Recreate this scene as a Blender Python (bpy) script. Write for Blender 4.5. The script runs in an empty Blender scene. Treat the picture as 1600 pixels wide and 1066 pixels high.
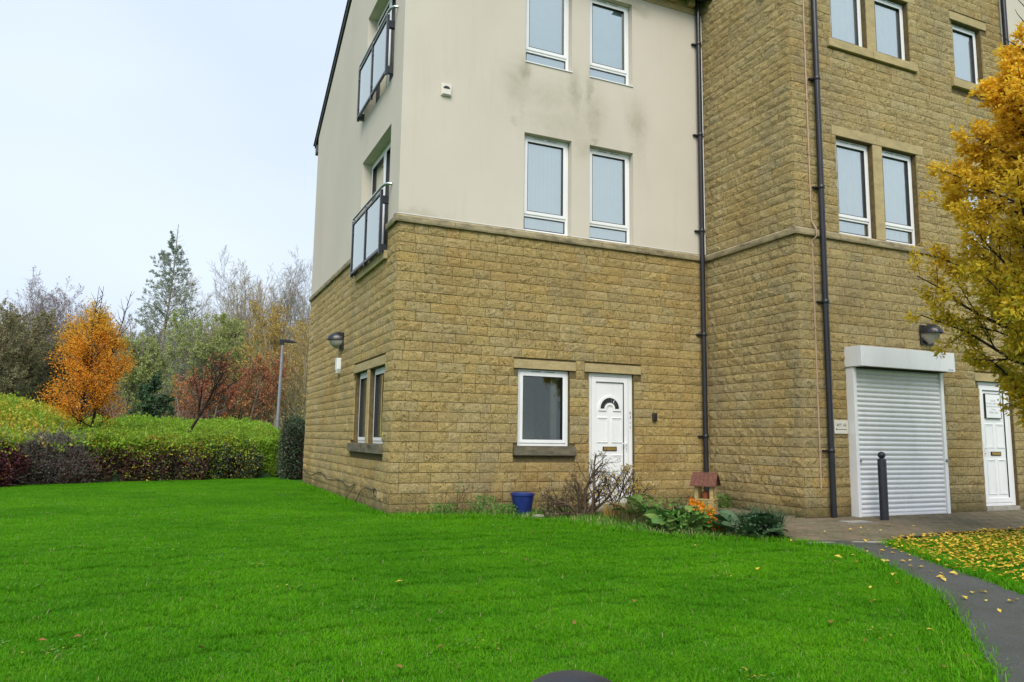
import bpy, math, random
import numpy as np
from mathutils import Matrix, Vector
R = math.radians
S = bpy.context.scene
COL = S.collection

# ------------------------------------------------------------------ camera, sky, sun, exposure
CAM = np.array([-2.944, -10.796, 1.135])
F, YAW, PITCH, ROLL = 1174.589, R(24.214), R(7.304), R(.808)
_fw = np.array([math.sin(YAW)*math.cos(PITCH), math.cos(YAW)*math.cos(PITCH), math.sin(PITCH)])
_rt = np.array([math.cos(YAW), -math.sin(YAW), 0.]); _up = np.cross(_rt, _fw)
_r2 = _rt*math.cos(ROLL)+_up*math.sin(ROLL); _u2 = -_rt*math.sin(ROLL)+_up*math.cos(ROLL)
cam = bpy.data.cameras.new('camera'); cam_o = bpy.data.objects.new('camera', cam); COL.objects.link(cam_o)
cam.sensor_width = 36; cam.lens = F/1600*36; cam.clip_start = .05; cam.clip_end = 1000
M = Matrix.Identity(4)
for i in range(3):
    M[i][0] = _r2[i]; M[i][1] = _u2[i]; M[i][2] = -_fw[i]; M[i][3] = CAM[i]
cam_o.matrix_world = M
S.camera = cam_o

SUN_EL, SUN_AZ = 46, 208           # azimuth clockwise from +Y (the sun stands behind the viewer)
W = bpy.data.worlds.new('World'); S.world = W; W.use_nodes = True
nt = W.node_tree; N = nt.nodes; L = nt.links; N.clear()
out = N.new('ShaderNodeOutputWorld'); bg = N.new('ShaderNodeBackground')
sky = N.new('ShaderNodeTexSky'); sky.sky_type = 'NISHITA'; sky.sun_disc = False
sky.sun_elevation = R(SUN_EL); sky.sun_rotation = R(SUN_AZ); sky.dust_density = 3; sky.air_density = 1
tc = N.new('ShaderNodeTexCoord'); mp = N.new('ShaderNodeMapping'); mp.inputs['Scale'].default_value = (1, 1, 2.2)
nz = N.new('ShaderNodeTexNoise'); nz.inputs['Scale'].default_value = 1.6; nz.inputs['Detail'].default_value = 3
nz.inputs['Roughness'].default_value = .45
cr = N.new('ShaderNodeValToRGB')
cr.color_ramp.elements[0].position = .36; cr.color_ramp.elements[0].color = (.66, .765, .93, 1)
cr.color_ramp.elements[1].position = .72; cr.color_ramp.elements[1].color = (.80, .90, 1.02, 1)
sc = N.new('ShaderNodeVectorMath'); sc.operation = 'SCALE'; sc.inputs['Scale'].default_value = 7.75
mx = N.new('ShaderNodeMix'); mx.data_type = 'RGBA'; mx.inputs['Factor'].default_value = .9
L.new(tc.outputs['Generated'], mp.inputs['Vector']); L.new(mp.outputs[0], nz.inputs['Vector'])
L.new(nz.outputs['Fac'], cr.inputs['Fac']); L.new(cr.outputs['Color'], sc.inputs[0])
L.new(sky.outputs[0], mx.inputs['A']); L.new(sc.outputs[0], mx.inputs['B'])
L.new(mx.outputs['Result'], bg.inputs['Color']); bg.inputs['Strength'].default_value = .1
L.new(bg.outputs[0], out.inputs['Surface'])
sun = bpy.data.lights.new('sun', 'SUN'); sun.energy = 2.35; sun.angle = R(38); sun.color = (1, .95, .86)
sun_o = bpy.data.objects.new('sun', sun); COL.objects.link(sun_o)
sd = Vector((math.sin(R(SUN_AZ))*math.cos(R(SUN_EL)), math.cos(R(SUN_AZ))*math.cos(R(SUN_EL)), math.sin(R(SUN_EL))))
sun_o.rotation_euler = sd.to_track_quat('Z', 'Y').to_euler()
S.view_settings.view_transform = 'Standard'; S.view_settings.look = 'None'
S.view_settings.exposure = 0.56; S.view_settings.gamma = 1

# ------------------------------------------------------------------ helpers
def tag(o, label=None, cat=None, group=None, kind=None):
    for k, v in (('label', label), ('category', cat), ('group', group), ('kind', kind)):
        if v: o[k] = v
    return o
def link(name, me, parent=None, mats=(), loc=None, rotz=None):
    o = bpy.data.objects.new(name, me); COL.objects.link(o)
    if me is not None:
        for m in mats:
            if m.name not in [x.name for x in me.materials if x]: me.materials.append(m)
    if parent: o.parent = parent
    if loc is not None: o.location = loc
    if rotz is not None: o.rotation_euler[2] = rotz
    return o
def empty(name, loc=(0, 0, 0), rotz=0, parent=None):
    o = bpy.data.objects.new(name, None); COL.objects.link(o); o.location = loc; o.rotation_euler[2] = rotz
    o.empty_display_size = .2
    if parent: o.parent = parent
    return o
def npmesh(name, V, Fc, smooth=False):
    """V (n,3); Fc (m,k) faces all the same size"""
    V = np.asarray(V, dtype=np.float32); Fc = np.asarray(Fc, dtype=np.int32)
    me = bpy.data.meshes.new(name); k = Fc.shape[1]; m = len(Fc)
    me.vertices.add(len(V)); me.vertices.foreach_set('co', V.ravel())
    me.loops.add(m*k); me.loops.foreach_set('vertex_index', Fc.ravel())
    me.polygons.add(m); me.polygons.foreach_set('loop_start', np.arange(0, m*k, k, dtype=np.int32))
    me.polygons.foreach_set('loop_total', np.full(m, k, dtype=np.int32))
    if smooth: me.polygons.foreach_set('use_smooth', np.ones(m, dtype=bool))
    me.update(calc_edges=True); return me
class MB:
    def __init__(s): s.v = []; s.f = []
    def box(s, x0, x1, y0, y1, z0, z1):
        b = len(s.v)
        s.v += [(x, y, z) for z in (z0, z1) for y in (y0, y1) for x in (x0, x1)]
        s.f += [tuple(b+i for i in q) for q in ((0, 2, 3, 1), (4, 5, 7, 6), (0, 1, 5, 4), (2, 6, 7, 3), (0, 4, 6, 2), (1, 3, 7, 5))]
        return s
    def poly(s, pts):
        b = len(s.v); s.v += [tuple(p) for p in pts]; s.f.append(tuple(range(b, b+len(pts)))); return s
    def prism(s, pts, d):                     # pts list of 3d, d extrude vector
        b = len(s.v); n = len(pts); d = Vector(d)
        s.v += [tuple(p) for p in pts]+[tuple(Vector(p)+d) for p in pts]
        s.f.append(tuple(range(b, b+n))[::-1]); s.f.append(tuple(range(b+n, b+2*n)))
        for i in range(n): j = (i+1) % n; s.f.append((b+i, b+j, b+n+j, b+n+i))
        return s
    def ring(s, x0, x1, z0, z1, w, y0, y1):   # rectangular frame of member width w
        s.box(x0, x0+w, y0, y1, z0, z1); s.box(x1-w, x1, y0, y1, z0, z1)
        s.box(x0+w, x1-w, y0, y1, z0, z0+w); s.box(x0+w, x1-w, y0, y1, z1-w, z1); return s
    def lathe(s, prof, cx=0, cy=0, n=24, cap=True):
        b = len(s.v)
        for r, z in prof:
            for i in range(n): a = 2*math.pi*i/n; s.v.append((cx+r*math.cos(a), cy+r*math.sin(a), z))
        for k in range(len(prof)-1):
            for i in range(n): j = (i+1) % n; s.f.append((b+k*n+i, b+k*n+j, b+(k+1)*n+j, b+(k+1)*n+i))
        if cap: s.f.append(tuple(b+i for i in range(n))[::-1]); s.f.append(tuple(b+(len(prof)-1)*n+i for i in range(n)))
        return s
    def tube(s, pts, r, n=10):
        P = [Vector(p) for p in pts]; b = len(s.v); rr = r if isinstance(r, (list, tuple)) else [r]*len(P)
        up = Vector((.31, .17, .93))
        for i, p in enumerate(P):
            d = (P[min(i+1, len(P)-1)]-P[max(i-1, 0)]).normalized()
            a = d.cross(up)
            if a.length < .1: a = d.cross(Vector((1, 0, 0)))
            a.normalize(); c = d.cross(a)
            for k in range(n): t = 2*math.pi*k/n; s.v.append(tuple(p+(a*math.cos(t)+c*math.sin(t))*rr[i]))
        for i in range(len(P)-1):
            for k in range(n): j = (k+1) % n; s.f.append((b+i*n+k, b+i*n+j, b+(i+1)*n+j, b+(i+1)*n+k))
        s.f.append(tuple(b+k for k in range(n))[::-1]); s.f.append(tuple(b+(len(P)-1)*n+k for k in range(n))); return s
    def build(s, name, mat, parent=None, bevel=0, smooth=False, loc=None, rotz=None):
        me = bpy.data.meshes.new(name); me.from_pydata(s.v, [], s.f); me.update()
        if smooth:
            me.polygons.foreach_set('use_smooth', [True]*len(me.polygons))
        o = link(name, me, parent, [mat] if mat else [], loc, rotz)
        if smooth:
            md = o.modifiers.new('edge', 'EDGE_SPLIT'); md.split_angle = R(40)
        if bevel:
            md = o.modifiers.new('bevel', 'BEVEL'); md.width = bevel; md.segments = 2; md.limit_method = 'ANGLE'
        return o
def gz(x, y):                                  # the lawn falls gently away from the building
    return -.03*np.maximum(0, -np.asarray(y, dtype=float)-2)

# ------------------------------------------------------------------ materials
MATS = {}
class NB:
    def __init__(s, name):
        s.m = bpy.data.materials.new(name); s.m.use_nodes = True; s.t = s.m.node_tree; s.t.nodes.clear()
        s.out = s.n('ShaderNodeOutputMaterial'); s.p = s.n('ShaderNodeBsdfPrincipled'); s.l(s.p.outputs[0], s.out.inputs['Surface'])
        MATS[name] = s.m
    def n(s, t, **kw):
        x = s.t.nodes.new(t)
        for k, v in kw.items():
            if k.startswith('_'): setattr(x, k[1:], v)
            else: x.inputs[k].default_value = v
        return x
    def l(s, a, b): s.t.links.new(a, b)
    def pos(s): return s.n('ShaderNodeNewGeometry').outputs['Position']
    def noise(s, scale, detail=3, rough=.5, vec=None, dist=0, stretch=None):
        x = s.n('ShaderNodeTexNoise', Scale=scale, Detail=detail, Roughness=rough, Distortion=dist)
        v = vec or s.pos()
        if stretch:
            m = s.n('ShaderNodeMapping', Scale=stretch); s.l(v, m.inputs['Vector']); v = m.outputs[0]
        s.l(v, x.inputs['Vector']); return x.outputs['Fac']
    def ramp(s, fac, stops, interp='LINEAR'):
        x = s.n('ShaderNodeValToRGB'); e = x.color_ramp.elements; x.color_ramp.interpolation = interp
        while len(e) < len(stops): e.new(.5)
        for i, (p, c) in enumerate(stops):
            e[i].position = p; c = (c, c, c) if isinstance(c, (int, float)) else c; e[i].color = (*c, 1)
        s.l(fac, x.inputs['Fac']); return x.outputs['Color']
    def math(s, op, a, b=None, c=None, clamp=False):
        x = s.n('ShaderNodeMath', _operation=op, _use_clamp=clamp)
        for i, v in enumerate((a, b, c)):
            if v is None: continue
            if isinstance(v, (int, float)): x.inputs[i].default_value = v
            else: s.l(v, x.inputs[i])
        return x.outputs[0]
    def mix(s, f, a, b, blend='MIX'):
        x = s.n('ShaderNodeMix', _data_type='RGBA', _blend_type=blend)
        for k, v in (('Factor', f), ('A', a), ('B', b)):
            i = [q for q in x.inputs if q.name == k and (q.type == 'RGBA' or (k == 'Factor' and q.type == 'VALUE'))][0]
            if isinstance(v, (int, float)): i.default_value = v if k == 'Factor' else (v, v, v, 1)
            elif isinstance(v, tuple): i.default_value = (*v, 1)
            else: s.l(v, i)
        return [q for q in x.outputs if q.type == 'RGBA'][0]
    def bump(s, h, strength=.5, dist=.01):
        x = s.n('ShaderNodeBump', Strength=strength, Distance=dist); s.l(h, x.inputs['Height']); s.l(x.outputs[0], s.p.inputs['Normal'])
    def col(s, c):
        if isinstance(c, tuple): s.p.inputs['Base Color'].default_value = (*c, 1)
        else: s.l(c, s.p.inputs['Base Color'])
        return s
    def rough(s, v, spec=None):
        if isinstance(v, (int, float)): s.p.inputs['Roughness'].default_value = v
        else: s.l(v, s.p.inputs['Roughness'])
        if spec is not None: s.p.inputs['Specular IOR Level'].default_value = spec
        return s
    def rnd(s):
        g = s.n('ShaderNodeNewGeometry'); o = s.n('ShaderNodeObjectInfo')
        a = s.math('MULTIPLY', o.outputs['Random'], 7.131); a = s.math('ADD', a, g.outputs['Random Per Island']); return s.math('FRACT', a)
def plain(name, c, rough=.6, spec=.5, metal=0, var=.12, scale=6, bump=0):
    b = NB(name); n = b.noise(scale, 4, .6)
    dark = tuple(x*(1-var*1.6) for x in c); light = tuple(min(1, x*(1+var)) for x in c)
    b.col(b.ramp(n, [(.25, dark), (.75, light)])).rough(rough, spec); b.p.inputs['Metallic'].default_value = metal
    if bump: b.bump(b.noise(scale*12, 3), bump, .004)
    return b.m

def stone_mat(name, tones, grey=.0):
    b = NB(name); r = b.rnd(); p = b.pos()
    base = b.ramp(r, tones, 'LINEAR')
    r2 = b.math('FRACT', b.math('MULTIPLY', r, 13.7))
    v = b.math('MULTIPLY_ADD', r2, .42, .79)
    base = b.mix(1, base, b.n('ShaderNodeCombineColor').outputs[0] if False else v, 'MULTIPLY') if False else base
    v = b.math('MULTIPLY', v, 1.74); vv = b.n('ShaderNodeVectorMath', _operation='SCALE'); b.l(base, vv.inputs[0]); b.l(v, vv.inputs['Scale']); base = vv.outputs[0]; hs = b.n('ShaderNodeHueSaturation', Saturation=1.08); b.l(base, hs.inputs['Color']); base = hs.outputs[0]
    n1 = b.noise(22, 5, .65, p)                                    # crystalline mottling of the rock face
    base = b.mix(b.ramp(n1, [(.38, .0), (.72, .75)]), base, (.52, .40, .17))
    n2 = b.noise(9, 4, .6, p)
    base = b.mix(b.ramp(n2, [(.45, 0.), (.75, .55)]), base, (.36, .25, .085))
    rg0 = b.math('ABSOLUTE', b.math('SUBTRACT', b.noise(20, 5, .68, p, 1.1), .5))  # relief shading put into the colour: bump ridges lighter, hollows darker
    base = b.mix(b.ramp(rg0, [(.0, .8), (.07, 0.)]), base, (.74, .59, .31))
    base = b.mix(b.ramp(rg0, [(.07, .0), (.18, .85)]), base, (.19, .135, .05))
    n5 = b.noise(60, 3, .7, p)
    base = b.mix(b.ramp(n5, [(.3, .45), (.44, 0.)]), base, (.17, .125, .055))
    n3 = b.noise(.7, 4, .6, p)                                     # broad rusty patches on the wall
    base = b.mix(b.ramp(n3, [(.52, 0.), (.72, .6)]), base, (.46, .29, .09))
    n4 = b.noise(1.1, 5, .65, p, stretch=(1, 1, .45))               # greyer weathering
    base = b.mix(b.ramp(n4, [(.5, 0.), (.75, .45+grey)]), base, (.30, .265, .18))
    # darker olive tone towards the foot of the wall
    sp = b.n('ShaderNodeSeparateXYZ'); b.l(p, sp.inputs[0])
    foot = b.ramp(b.math('ADD', sp.outputs['Z'], b.math('MULTIPLY', b.noise(2.5, 4), .6)), [(.28, .8), (.7, 0.)])
    base = b.mix(foot, base, (.135, .125, .055))
    b.col(base).rough(.9, .25)
    h1 = b.noise(20, 5, .68, p, 1.1); h2 = b.noise(75, 4, .7, p)
    rg = b.math('ABSOLUTE', b.math('SUBTRACT', h1, .5))
    h3 = b.noise(38, 4, .6, p, .8); rg3 = b.math('ABSOLUTE', b.math('SUBTRACT', h3, .5))
    h = b.math('MULTIPLY_ADD', h2, .4, b.math('MULTIPLY', rg, -3.2)); h = b.math('MULTIPLY_ADD', rg3, -1.6, h)
    b.bump(h, 1., .034)
    return b.m
T1 = [(0, (.31, .225, .080)), (.3, (.38, .275, .100)), (.5, (.35, .26, .105)), (.66, (.37, .24, .072)), (.8, (.32, .26, .135)), (.92, (.40, .32, .165)), (1, (.33, .20, .055))]
T2 = [(0, (.275, .22, .098)), (.3, (.32, .255, .118)), (.5, (.30, .24, .115)), (.66, (.32, .23, .088)), (.8, (.275, .24, .14)), (.92, (.34, .285, .16)), (1, (.30, .21, .075))]
stone_mat('split_stone', T1); stone_mat('split_stone_olive', T2, .1)
b = NB('mortar'); b.col(b.ramp(b.noise(14, 4), [(.3, (.09, .066, .03)), (.7, (.15, .115, .055))])).rough(.95, .2); b.bump(b.noise(90, 3), .5, .004)

def dressed(name, c, soot=.5):
    b = NB(name); p = b.pos(); rr = b.rnd()
    base = b.ramp(b.noise(30, 4, .6, p), [(.3, tuple(x*.86 for x in c)), (.7, tuple(x*1.1 for x in c))])
    base = b.mix(b.ramp(rr, [(0, .0), (1, .35)]), base, tuple(x*.8 for x in c))
    base = b.mix(b.ramp(b.noise(3.5, 5, .7, p, stretch=(1, 1, 2.5)), [(.42, 0.), (.68, soot)]), base, (.055, .05, .036))
    b.col(base).rough(.88, .25); b.bump(b.noise(70, 4), .35, .004); return b.m
dressed('dressed_stone', (.42, .335, .17), .3)
dressed('string_stone', (.36, .30, .18), .75)
dressed('sooty_sill', (.17, .15, .10), .9)

def render_mat():
    b = NB('render_cream'); p = b.pos(); tc = b.n('ShaderNodeTexCoord')
    base = b.ramp(b.noise(.55, 4, .55, p), [(.3, (.54, .495, .42)), (.7, (.595, .55, .47))])
    base = b.mix(b.ramp(b.noise(180, 2, .6, p), [(.35, .28), (.6, 0.)]), base, (.46, .405, .32))
    streak = b.noise(3.2, 5, .65, p, stretch=(1, 1, .12))
    base = b.mix(b.ramp(streak, [(.55, 0.), (.8, .22)]), base, (.36, .32, .22))
    # algae and soot marks below the window corners, each at its own place on the wall (world x, z)
    sp = b.n('ShaderNodeSeparateXYZ'); b.l(p, sp.inputs[0])
    nx = b.math('MULTIPLY_ADD', b.noise(4, 5, .7, p), .36, -.18); nz_ = b.math('MULTIPLY_ADD', b.noise(2.6, 4, .7, p), .5, -.25)
    X = b.math('ADD', sp.outputs['X'], nx); Z = b.math('ADD', sp.outputs['Z'], nz_)
    spots = [(2.05, 7.22, .13, .22, .8), (1.95, 6.95, .3, .4, .5), (2.03, 6.75, .1, .7, .35), (2.5, 6.85, .55, .35, .4), (3.02, 7.05, .13, .38, .72), (3.06, 6.7, .12, .4, .45),
             (3.31, 7.1, .08, .32, .75), (3.4, 6.65, .25, .42, .6), (4.3, 6.72, .2, .32, .62), (4.3, 6.4, .14, .4, .3), (2.8, 6.42, .9, .35, .38),
             (3.25, 6.1, .3, .22, .45), (4.25, 8.93, .35, .09, .7), (1.9, 6.3, .06, .1, .5), (.2, 4.5, .6, .09, .45), (3.4, 6.25, .12, .12, .6)]
    tot = None
    for sx, sz, rx, rz, a in spots:
        dx = b.math('MULTIPLY', b.math('SUBTRACT', X, sx), 1/rx); dz = b.math('MULTIPLY', b.math('SUBTRACT', Z, sz), 1/rz)
        d = b.math('ADD', b.math('MULTIPLY', dx, dx), b.math('MULTIPLY', dz, dz))
        k = b.math('MULTIPLY', b.math('POWER', 2.718, b.math('MULTIPLY', d, -1.0)), a)
        tot = k if tot is None else b.math('MAXIMUM', tot, k)
    # only on the front wall (y near 0)
    fr = b.math('LESS_THAN', b.math('ABSOLUTE', sp.outputs['Y']), .03)
    tot = b.math('MULTIPLY', tot, fr)
    tot = b.math('MULTIPLY', tot, b.ramp(b.noise(7, 5, .7, p), [(.3, .55), (.7, 1.)]))
    base = b.mix(b.math('MULTIPLY', tot, .78, clamp=True), base, (.18, .165, .085))
    b.col(base).rough(.93, .2); b.bump(b.noise(160, 3, .7, p), .55, .005)
render_mat()
b = NB('upvc_white'); base = b.ramp(b.noise(2, 3), [(.3, (.74, .75, .755)), (.7, (.79, .80, .80))])
base = b.mix(b.ramp(b.noise(7, 6, .75, stretch=(1, 1, .3)), [(.52, 0.), (.85, .32)]), base, (.45, .45, .38)); b.col(base).rough(.35)
b = NB('upvc_weathered'); base = b.ramp(b.noise(2, 3), [(.3, (.70, .71, .72)), (.7, (.79, .80, .81))])
base = b.mix(b.ramp(b.noise(9, 5, .7, stretch=(1, 1, .25)), [(.55, 0.), (.8, .3)]), base, (.42, .42, .36)); b.col(base).rough(.38)
plain('gasket_black', (.012, .013, .016), .5, var=.1)
plain('black_plastic', (.018, .018, .022), .28, .5, var=.2, scale=3)
plain('black_metal', (.022, .026, .036), .35, .5, var=.15, scale=3)
plain('bollard_paint', (.020, .022, .033), .42, .5, var=.25, scale=14, bump=.2)
plain('steel_rail', (.55, .57, .58), .25, .5, metal=.9, var=.05)
plain('brass', (.42, .27, .07), .35, .5, metal=.6, var=.15, scale=30)
plain('dark_plastic', (.035, .025, .022), .45, var=.2)
plain('slate', (.05, .052, .055), .6, var=.3, scale=8)
plain('blue_glaze', (.018, .034, .17), .22, .6, var=.2, scale=12)
plain('terracotta', (.33, .11, .05), .8, var=.2)
plain('soil', (.05, .035, .02), .95, .2, var=.4, scale=9, bump=.8)
plain('planter_stone', (.40, .32, .13), .85, var=.25, scale=18, bump=.5)
plain('planter_tile', (.135, .05, .032), .7, var=.3, scale=20, bump=.4)
plain('galvanised', (.30, .315, .34), .5, .5, metal=.5, var=.15, scale=12)
plain('conduit_pink', (.42, .29, .20), .6, var=.12)
plain('concrete', (.34, .32, .27), .9, .2, var=.2, scale=12, bump=.5)
plain('interior_wall', (.42, .41, .33), .9, .2, var=.1)
plain('interior_cream', (.40, .38, .31), .8, .2, var=.05)
plain('fabric_white', (.88, .90, .88), .8, .2, var=.03)
plain('fabric_blue', (.62, .74, .78), .8, .2, var=.04)
plain('sign_cream', (.66, .62, .54), .4, var=.04)
plain('ink', (.03, .03, .035), .6, var=.05)
plain('ink_faded', (.34, .345, .35), .6, var=.1)
plain('cable_black', (.012, .012, .012), .5, var=.1)
plain('lamp_lens', (.27, .265, .22), .3, .5, var=.2, scale=9)
b = NB('alu_shutter'); base = b.ramp(b.noise(1.2, 3), [(.3, (.68, .69, .70)), (.7, (.76, .77, .78))])
base = b.mix(b.ramp(b.noise(5, 5, .7, stretch=(1, 1, .3)), [(.5, 0.), (.85, .35)]), base, (.42, .41, .36)); b.col(base).rough(.36)
# panes: a clear double-glazed pane with a real surface reflection
def glass(name, tint, k, add):
    b = NB(name); b.t.nodes.remove(b.p)
    t = b.n('ShaderNodeBsdfTransparent'); t.inputs[0].default_value = (*tint, 1); g = b.n('ShaderNodeBsdfGlossy'); g.inputs['Roughness'].default_value = .015; g.inputs['Color'].default_value = (.95, 1, .94, 1)
    bm = b.n('ShaderNodeBump', Strength=.06, Distance=.01); b.l(b.noise(1.6, 2), bm.inputs['Height']); b.l(bm.outputs[0], g.inputs['Normal'])
    fr = b.n('ShaderNodeFresnel', IOR=1.5); f = b.math('MULTIPLY_ADD', fr.outputs[0], k, add, clamp=True)
    m = b.n('ShaderNodeMixShader'); b.l(f, m.inputs[0]); b.l(t.outputs[0], m.inputs[1]); b.l(g.outputs[0], m.inputs[2]); b.l(m.outputs[0], b.out.inputs['Surface'])
glass('pane_glass', (.95, .98, .97), 1.3, .46)
glass('pane_glass_dark', (.80, .86, .82), 1.4, .05)
glass('rail_glass', (.90, .97, .97), 1.0, .30)

# vegetation
def leaf_mat(name, stops, trans=.35, zgrad=None, rough=.55, patch=None):
    b = NB(name); g = b.n('ShaderNodeNewGeometry'); r = b.math('FRACT', b.math('ADD', g.outputs['Random Per Island'], b.math('MULTIPLY', b.n('ShaderNodeObjectInfo').outputs['Random'], 3.3)))
    if patch:       # (noise scale, amount): leaves of one tint stand together
        r = b.math('MULTIPLY_ADD', r, 1-patch[1], b.math('MULTIPLY', b.ramp(b.noise(patch[0], 2), [(.32, 0.), (.68, 1.)]), patch[1]))
    c = b.ramp(r, stops)
    if zgrad:       # (z0, z1, stops): the leaves low in the crown turned another colour than those on top
        z0, z1, st2 = zgrad; sp = b.n('ShaderNodeSeparateXYZ'); b.l(b.pos(), sp.inputs[0])
        f = b.math('MULTIPLY', b.math('SUBTRACT', sp.outputs['Z'], z0), 1/(z1-z0))
        f = b.math('ADD', f, b.math('MULTIPLY_ADD', b.noise(1.3, 3), .9, -.45), clamp=True); c = b.mix(f, c, b.ramp(r, st2))
    b.col(c).rough(rough, .35)
    if trans:
        tr = b.n('ShaderNodeBsdfTranslucent'); b.l(c, tr.inputs[0]); m = b.n('ShaderNodeMixShader'); m.inputs[0].default_value = trans
        b.l(b.p.outputs[0], m.inputs[1]); b.l(tr.outputs[0], m.inputs[2]); b.l(m.outputs[0], b.out.inputs['Surface'])
    return b.m
leaf_mat('leaf_golden', [(0, (.58, .46, .03)), (.35, (.70, .50, .03)), (.7, (.48, .44, .035)), (1, (.34, .32, .03))], .55,
         (2.6, 5.2, [(0, (.86, .62, .05)), (.4, (.93, .66, .05)), (.75, (.86, .54, .04)), (1, (.72, .38, .03))]))
leaf_mat('leaf_orange', [(0, (.94, .50, .05)), (.5, (.88, .38, .03)), (1, (.70, .24, .025))], .5,
         (2.9, 4.8, [(0, (.80, .56, .05)), (.5, (.62, .50, .05)), (1, (.85, .42, .04))]))
leaf_mat('leaf_olive', [(0, (.24, .23, .11)), (.5, (.29, .26, .13)), (1, (.24, .18, .11))], .3, patch=(.5, .4))  # far-tree leaf tones from here lightened to stand in for distance haze
leaf_mat('leaf_willow', [(0, (.32, .38, .13)), (.5, (.40, .45, .15)), (1, (.30, .32, .17))], .35, patch=(.4, .5))
leaf_mat('leaf_larch', [(0, (.30, .36, .27)), (.5, (.36, .42, .30)), (1, (.25, .29, .24))], .45)
leaf_mat('leaf_rust', [(0, (.65, .20, .07)), (.35, (.40, .14, .07)), (.6, (.30, .16, .08)), (.8, (.75, .30, .05)), (1, (.24, .12, .08))], .3, patch=(.9, .6))
leaf_mat('leaf_mustard', [(0, (.46, .33, .07)), (.4, (.36, .26, .09)), (.8, (.60, .42, .05)), (1, (.26, .18, .08))], .3, patch=(.7, .6))
leaf_mat('leaf_lime', [(0, (.20, .38, .025)), (.45, (.29, .47, .04)), (.8, (.20, .30, .02)), (1, (.42, .42, .05))], .45, patch=(.9, .35))
leaf_mat('leaf_yellowgreen', [(0, (.52, .50, .06)), (.4, (.36, .44, .04)), (.75, (.58, .40, .05)), (1, (.42, .17, .03))], .35, patch=(1.8, .5))
leaf_mat('leaf_winered', [(0, (.13, .022, .03)), (.6, (.085, .03, .035)), (1, (.18, .05, .03))], .2, patch=(1.5, .5))
leaf_mat('leaf_darkgrey', [(0, (.085, .10, .055)), (.5, (.11, .105, .075)), (1, (.06, .062, .048))], .15, patch=(1.5, .4))
leaf_mat('leaf_hazed', [(0, (.34, .26, .25)), (1, (.25, .21, .18))], .2)  # pale tone for leaves on the far bare trees, haze mixed into it
leaf_mat('leaf_darkgreen', [(0, (.035, .085, .035)), (.5, (.05, .115, .042)), (1, (.07, .095, .05))], .15)
leaf_mat('leaf_fresh', [(0, (.06, .19, .025)), (.5, (.09, .26, .035)), (1, (.16, .27, .05))], .25)
leaf_mat('leaf_bergenia', [(0, (.08, .18, .045)), (.5, (.125, .24, .06)), (.9, (.18, .26, .06)), (1, (.22, .07, .04))], .2, rough=.5)
leaf_mat('leaf_flame', [(0, (.75, .27, .015)), (.5, (.80, .36, .02)), (.8, (.62, .16, .012)), (1, (.60, .45, .03))], .4)
leaf_mat('leaf_straw', [(0, (.32, .27, .12)), (.5, (.20, .21, .07)), (1, (.36, .31, .16))], .2)
leaf_mat('litter', [(0, (.80, .58, .05)), (.35, (.72, .42, .03)), (.6, (.85, .66, .09)), (.85, (.60, .28, .03)), (1, (.34, .15, .04))], .2)
leaf_mat('litter_yellow', [(0, (.70, .55, .10)), (1, (.66, .45, .06))], .2)
leaf_mat('litter_brown', [(0, (.22, .09, .03)), (1, (.30, .13, .04))], .1)
def bark(name, c): return plain(name, c, .9, .2, var=.35, scale=10, bump=.5)
bark('bark_brown', (.15, .11, .075)); bark('bark_grey', (.30, .27, .22)); bark('bark_tan', (.38, .31, .19)); bark('bark_purple', (.32, .27, .28)); bark('bark_rust', (.27, .19, .125)); bark('bark_rose', (.10, .068, .045)); bark('bark_dark', (.045, .032, .025))  # barks of the far trees paled, distance haze put into their colour
b = NB('grass_blade'); p = b.pos(); g = b.n('ShaderNodeNewGeometry')
c = b.ramp(g.outputs['Random Per Island'], [(0, (.075, .295, .003)), (.5, (.105, .365, .004)), (.85, (.155, .42, .006)), (.95, (.18, .34, .03)), (1, (.40, .36, .12))])
c = b.mix(b.ramp(b.noise(.55, 4, .6, p), [(.35, .55), (.62, 0.)]), c, (.038, .20, .004))
c = b.mix(b.ramp(b.noise(1.7, 4, .65, p), [(.5, 0.), (.75, .5)]), c, (.16, .42, .006))
b.col(c).rough(.65, .12)
tr = b.n('ShaderNodeBsdfTranslucent'); b.l(c, tr.inputs[0]); m = b.n('ShaderNodeMixShader'); m.inputs[0].default_value = .4
b.l(b.p.outputs[0], m.inputs[1]); b.l(tr.outputs[0], m.inputs[2]); b.l(m.outputs[0], b.out.inputs['Surface'])
b = NB('turf'); p = b.pos(); b.col(b.ramp(b.noise(3, 5, .7, p), [(.3, (.028, .11, .008)), (.7, (.05, .17, .010))])).rough(.95, .1); b.bump(b.noise(60, 4), .6, .02)
b = NB('asphalt'); p = b.pos()
c = b.ramp(b.noise(85, 4, .8, p), [(.35, (.045, .046, .045)), (.6, (.10, .102, .10)), (.78, (.25, .25, .24))])
c = b.mix(b.ramp(b.noise(1.6, 5, .65, p), [(.42, 0.), (.7, .75)]), c, (.05, .058, .036)); c = b.mix(b.ramp(b.noise(.9, 4, .6, p), [(.5, 0.), (.7, .5)]), c, (.045, .045, .045)); b.col(c).rough(.8, .35); b.bump(b.noise(130, 3, .7, p), .8, .006)
b = NB('paver'); r = b.rnd(); p = b.pos()
c = b.ramp(r, [(0, (.16, .13, .085)), (.4, (.20, .16, .105)), (.7, (.175, .155, .11)), (1, (.23, .165, .11))])
c = b.mix(b.ramp(b.noise(2.2, 5, .7, p), [(.42, 0.), (.7, .6)]), c, (.065, .075, .03)); c = b.mix(b.ramp(b.noise(70, 3, .6, p), [(.4, .3), (.6, 0.)]), c, (.05, .045, .03))
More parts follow.
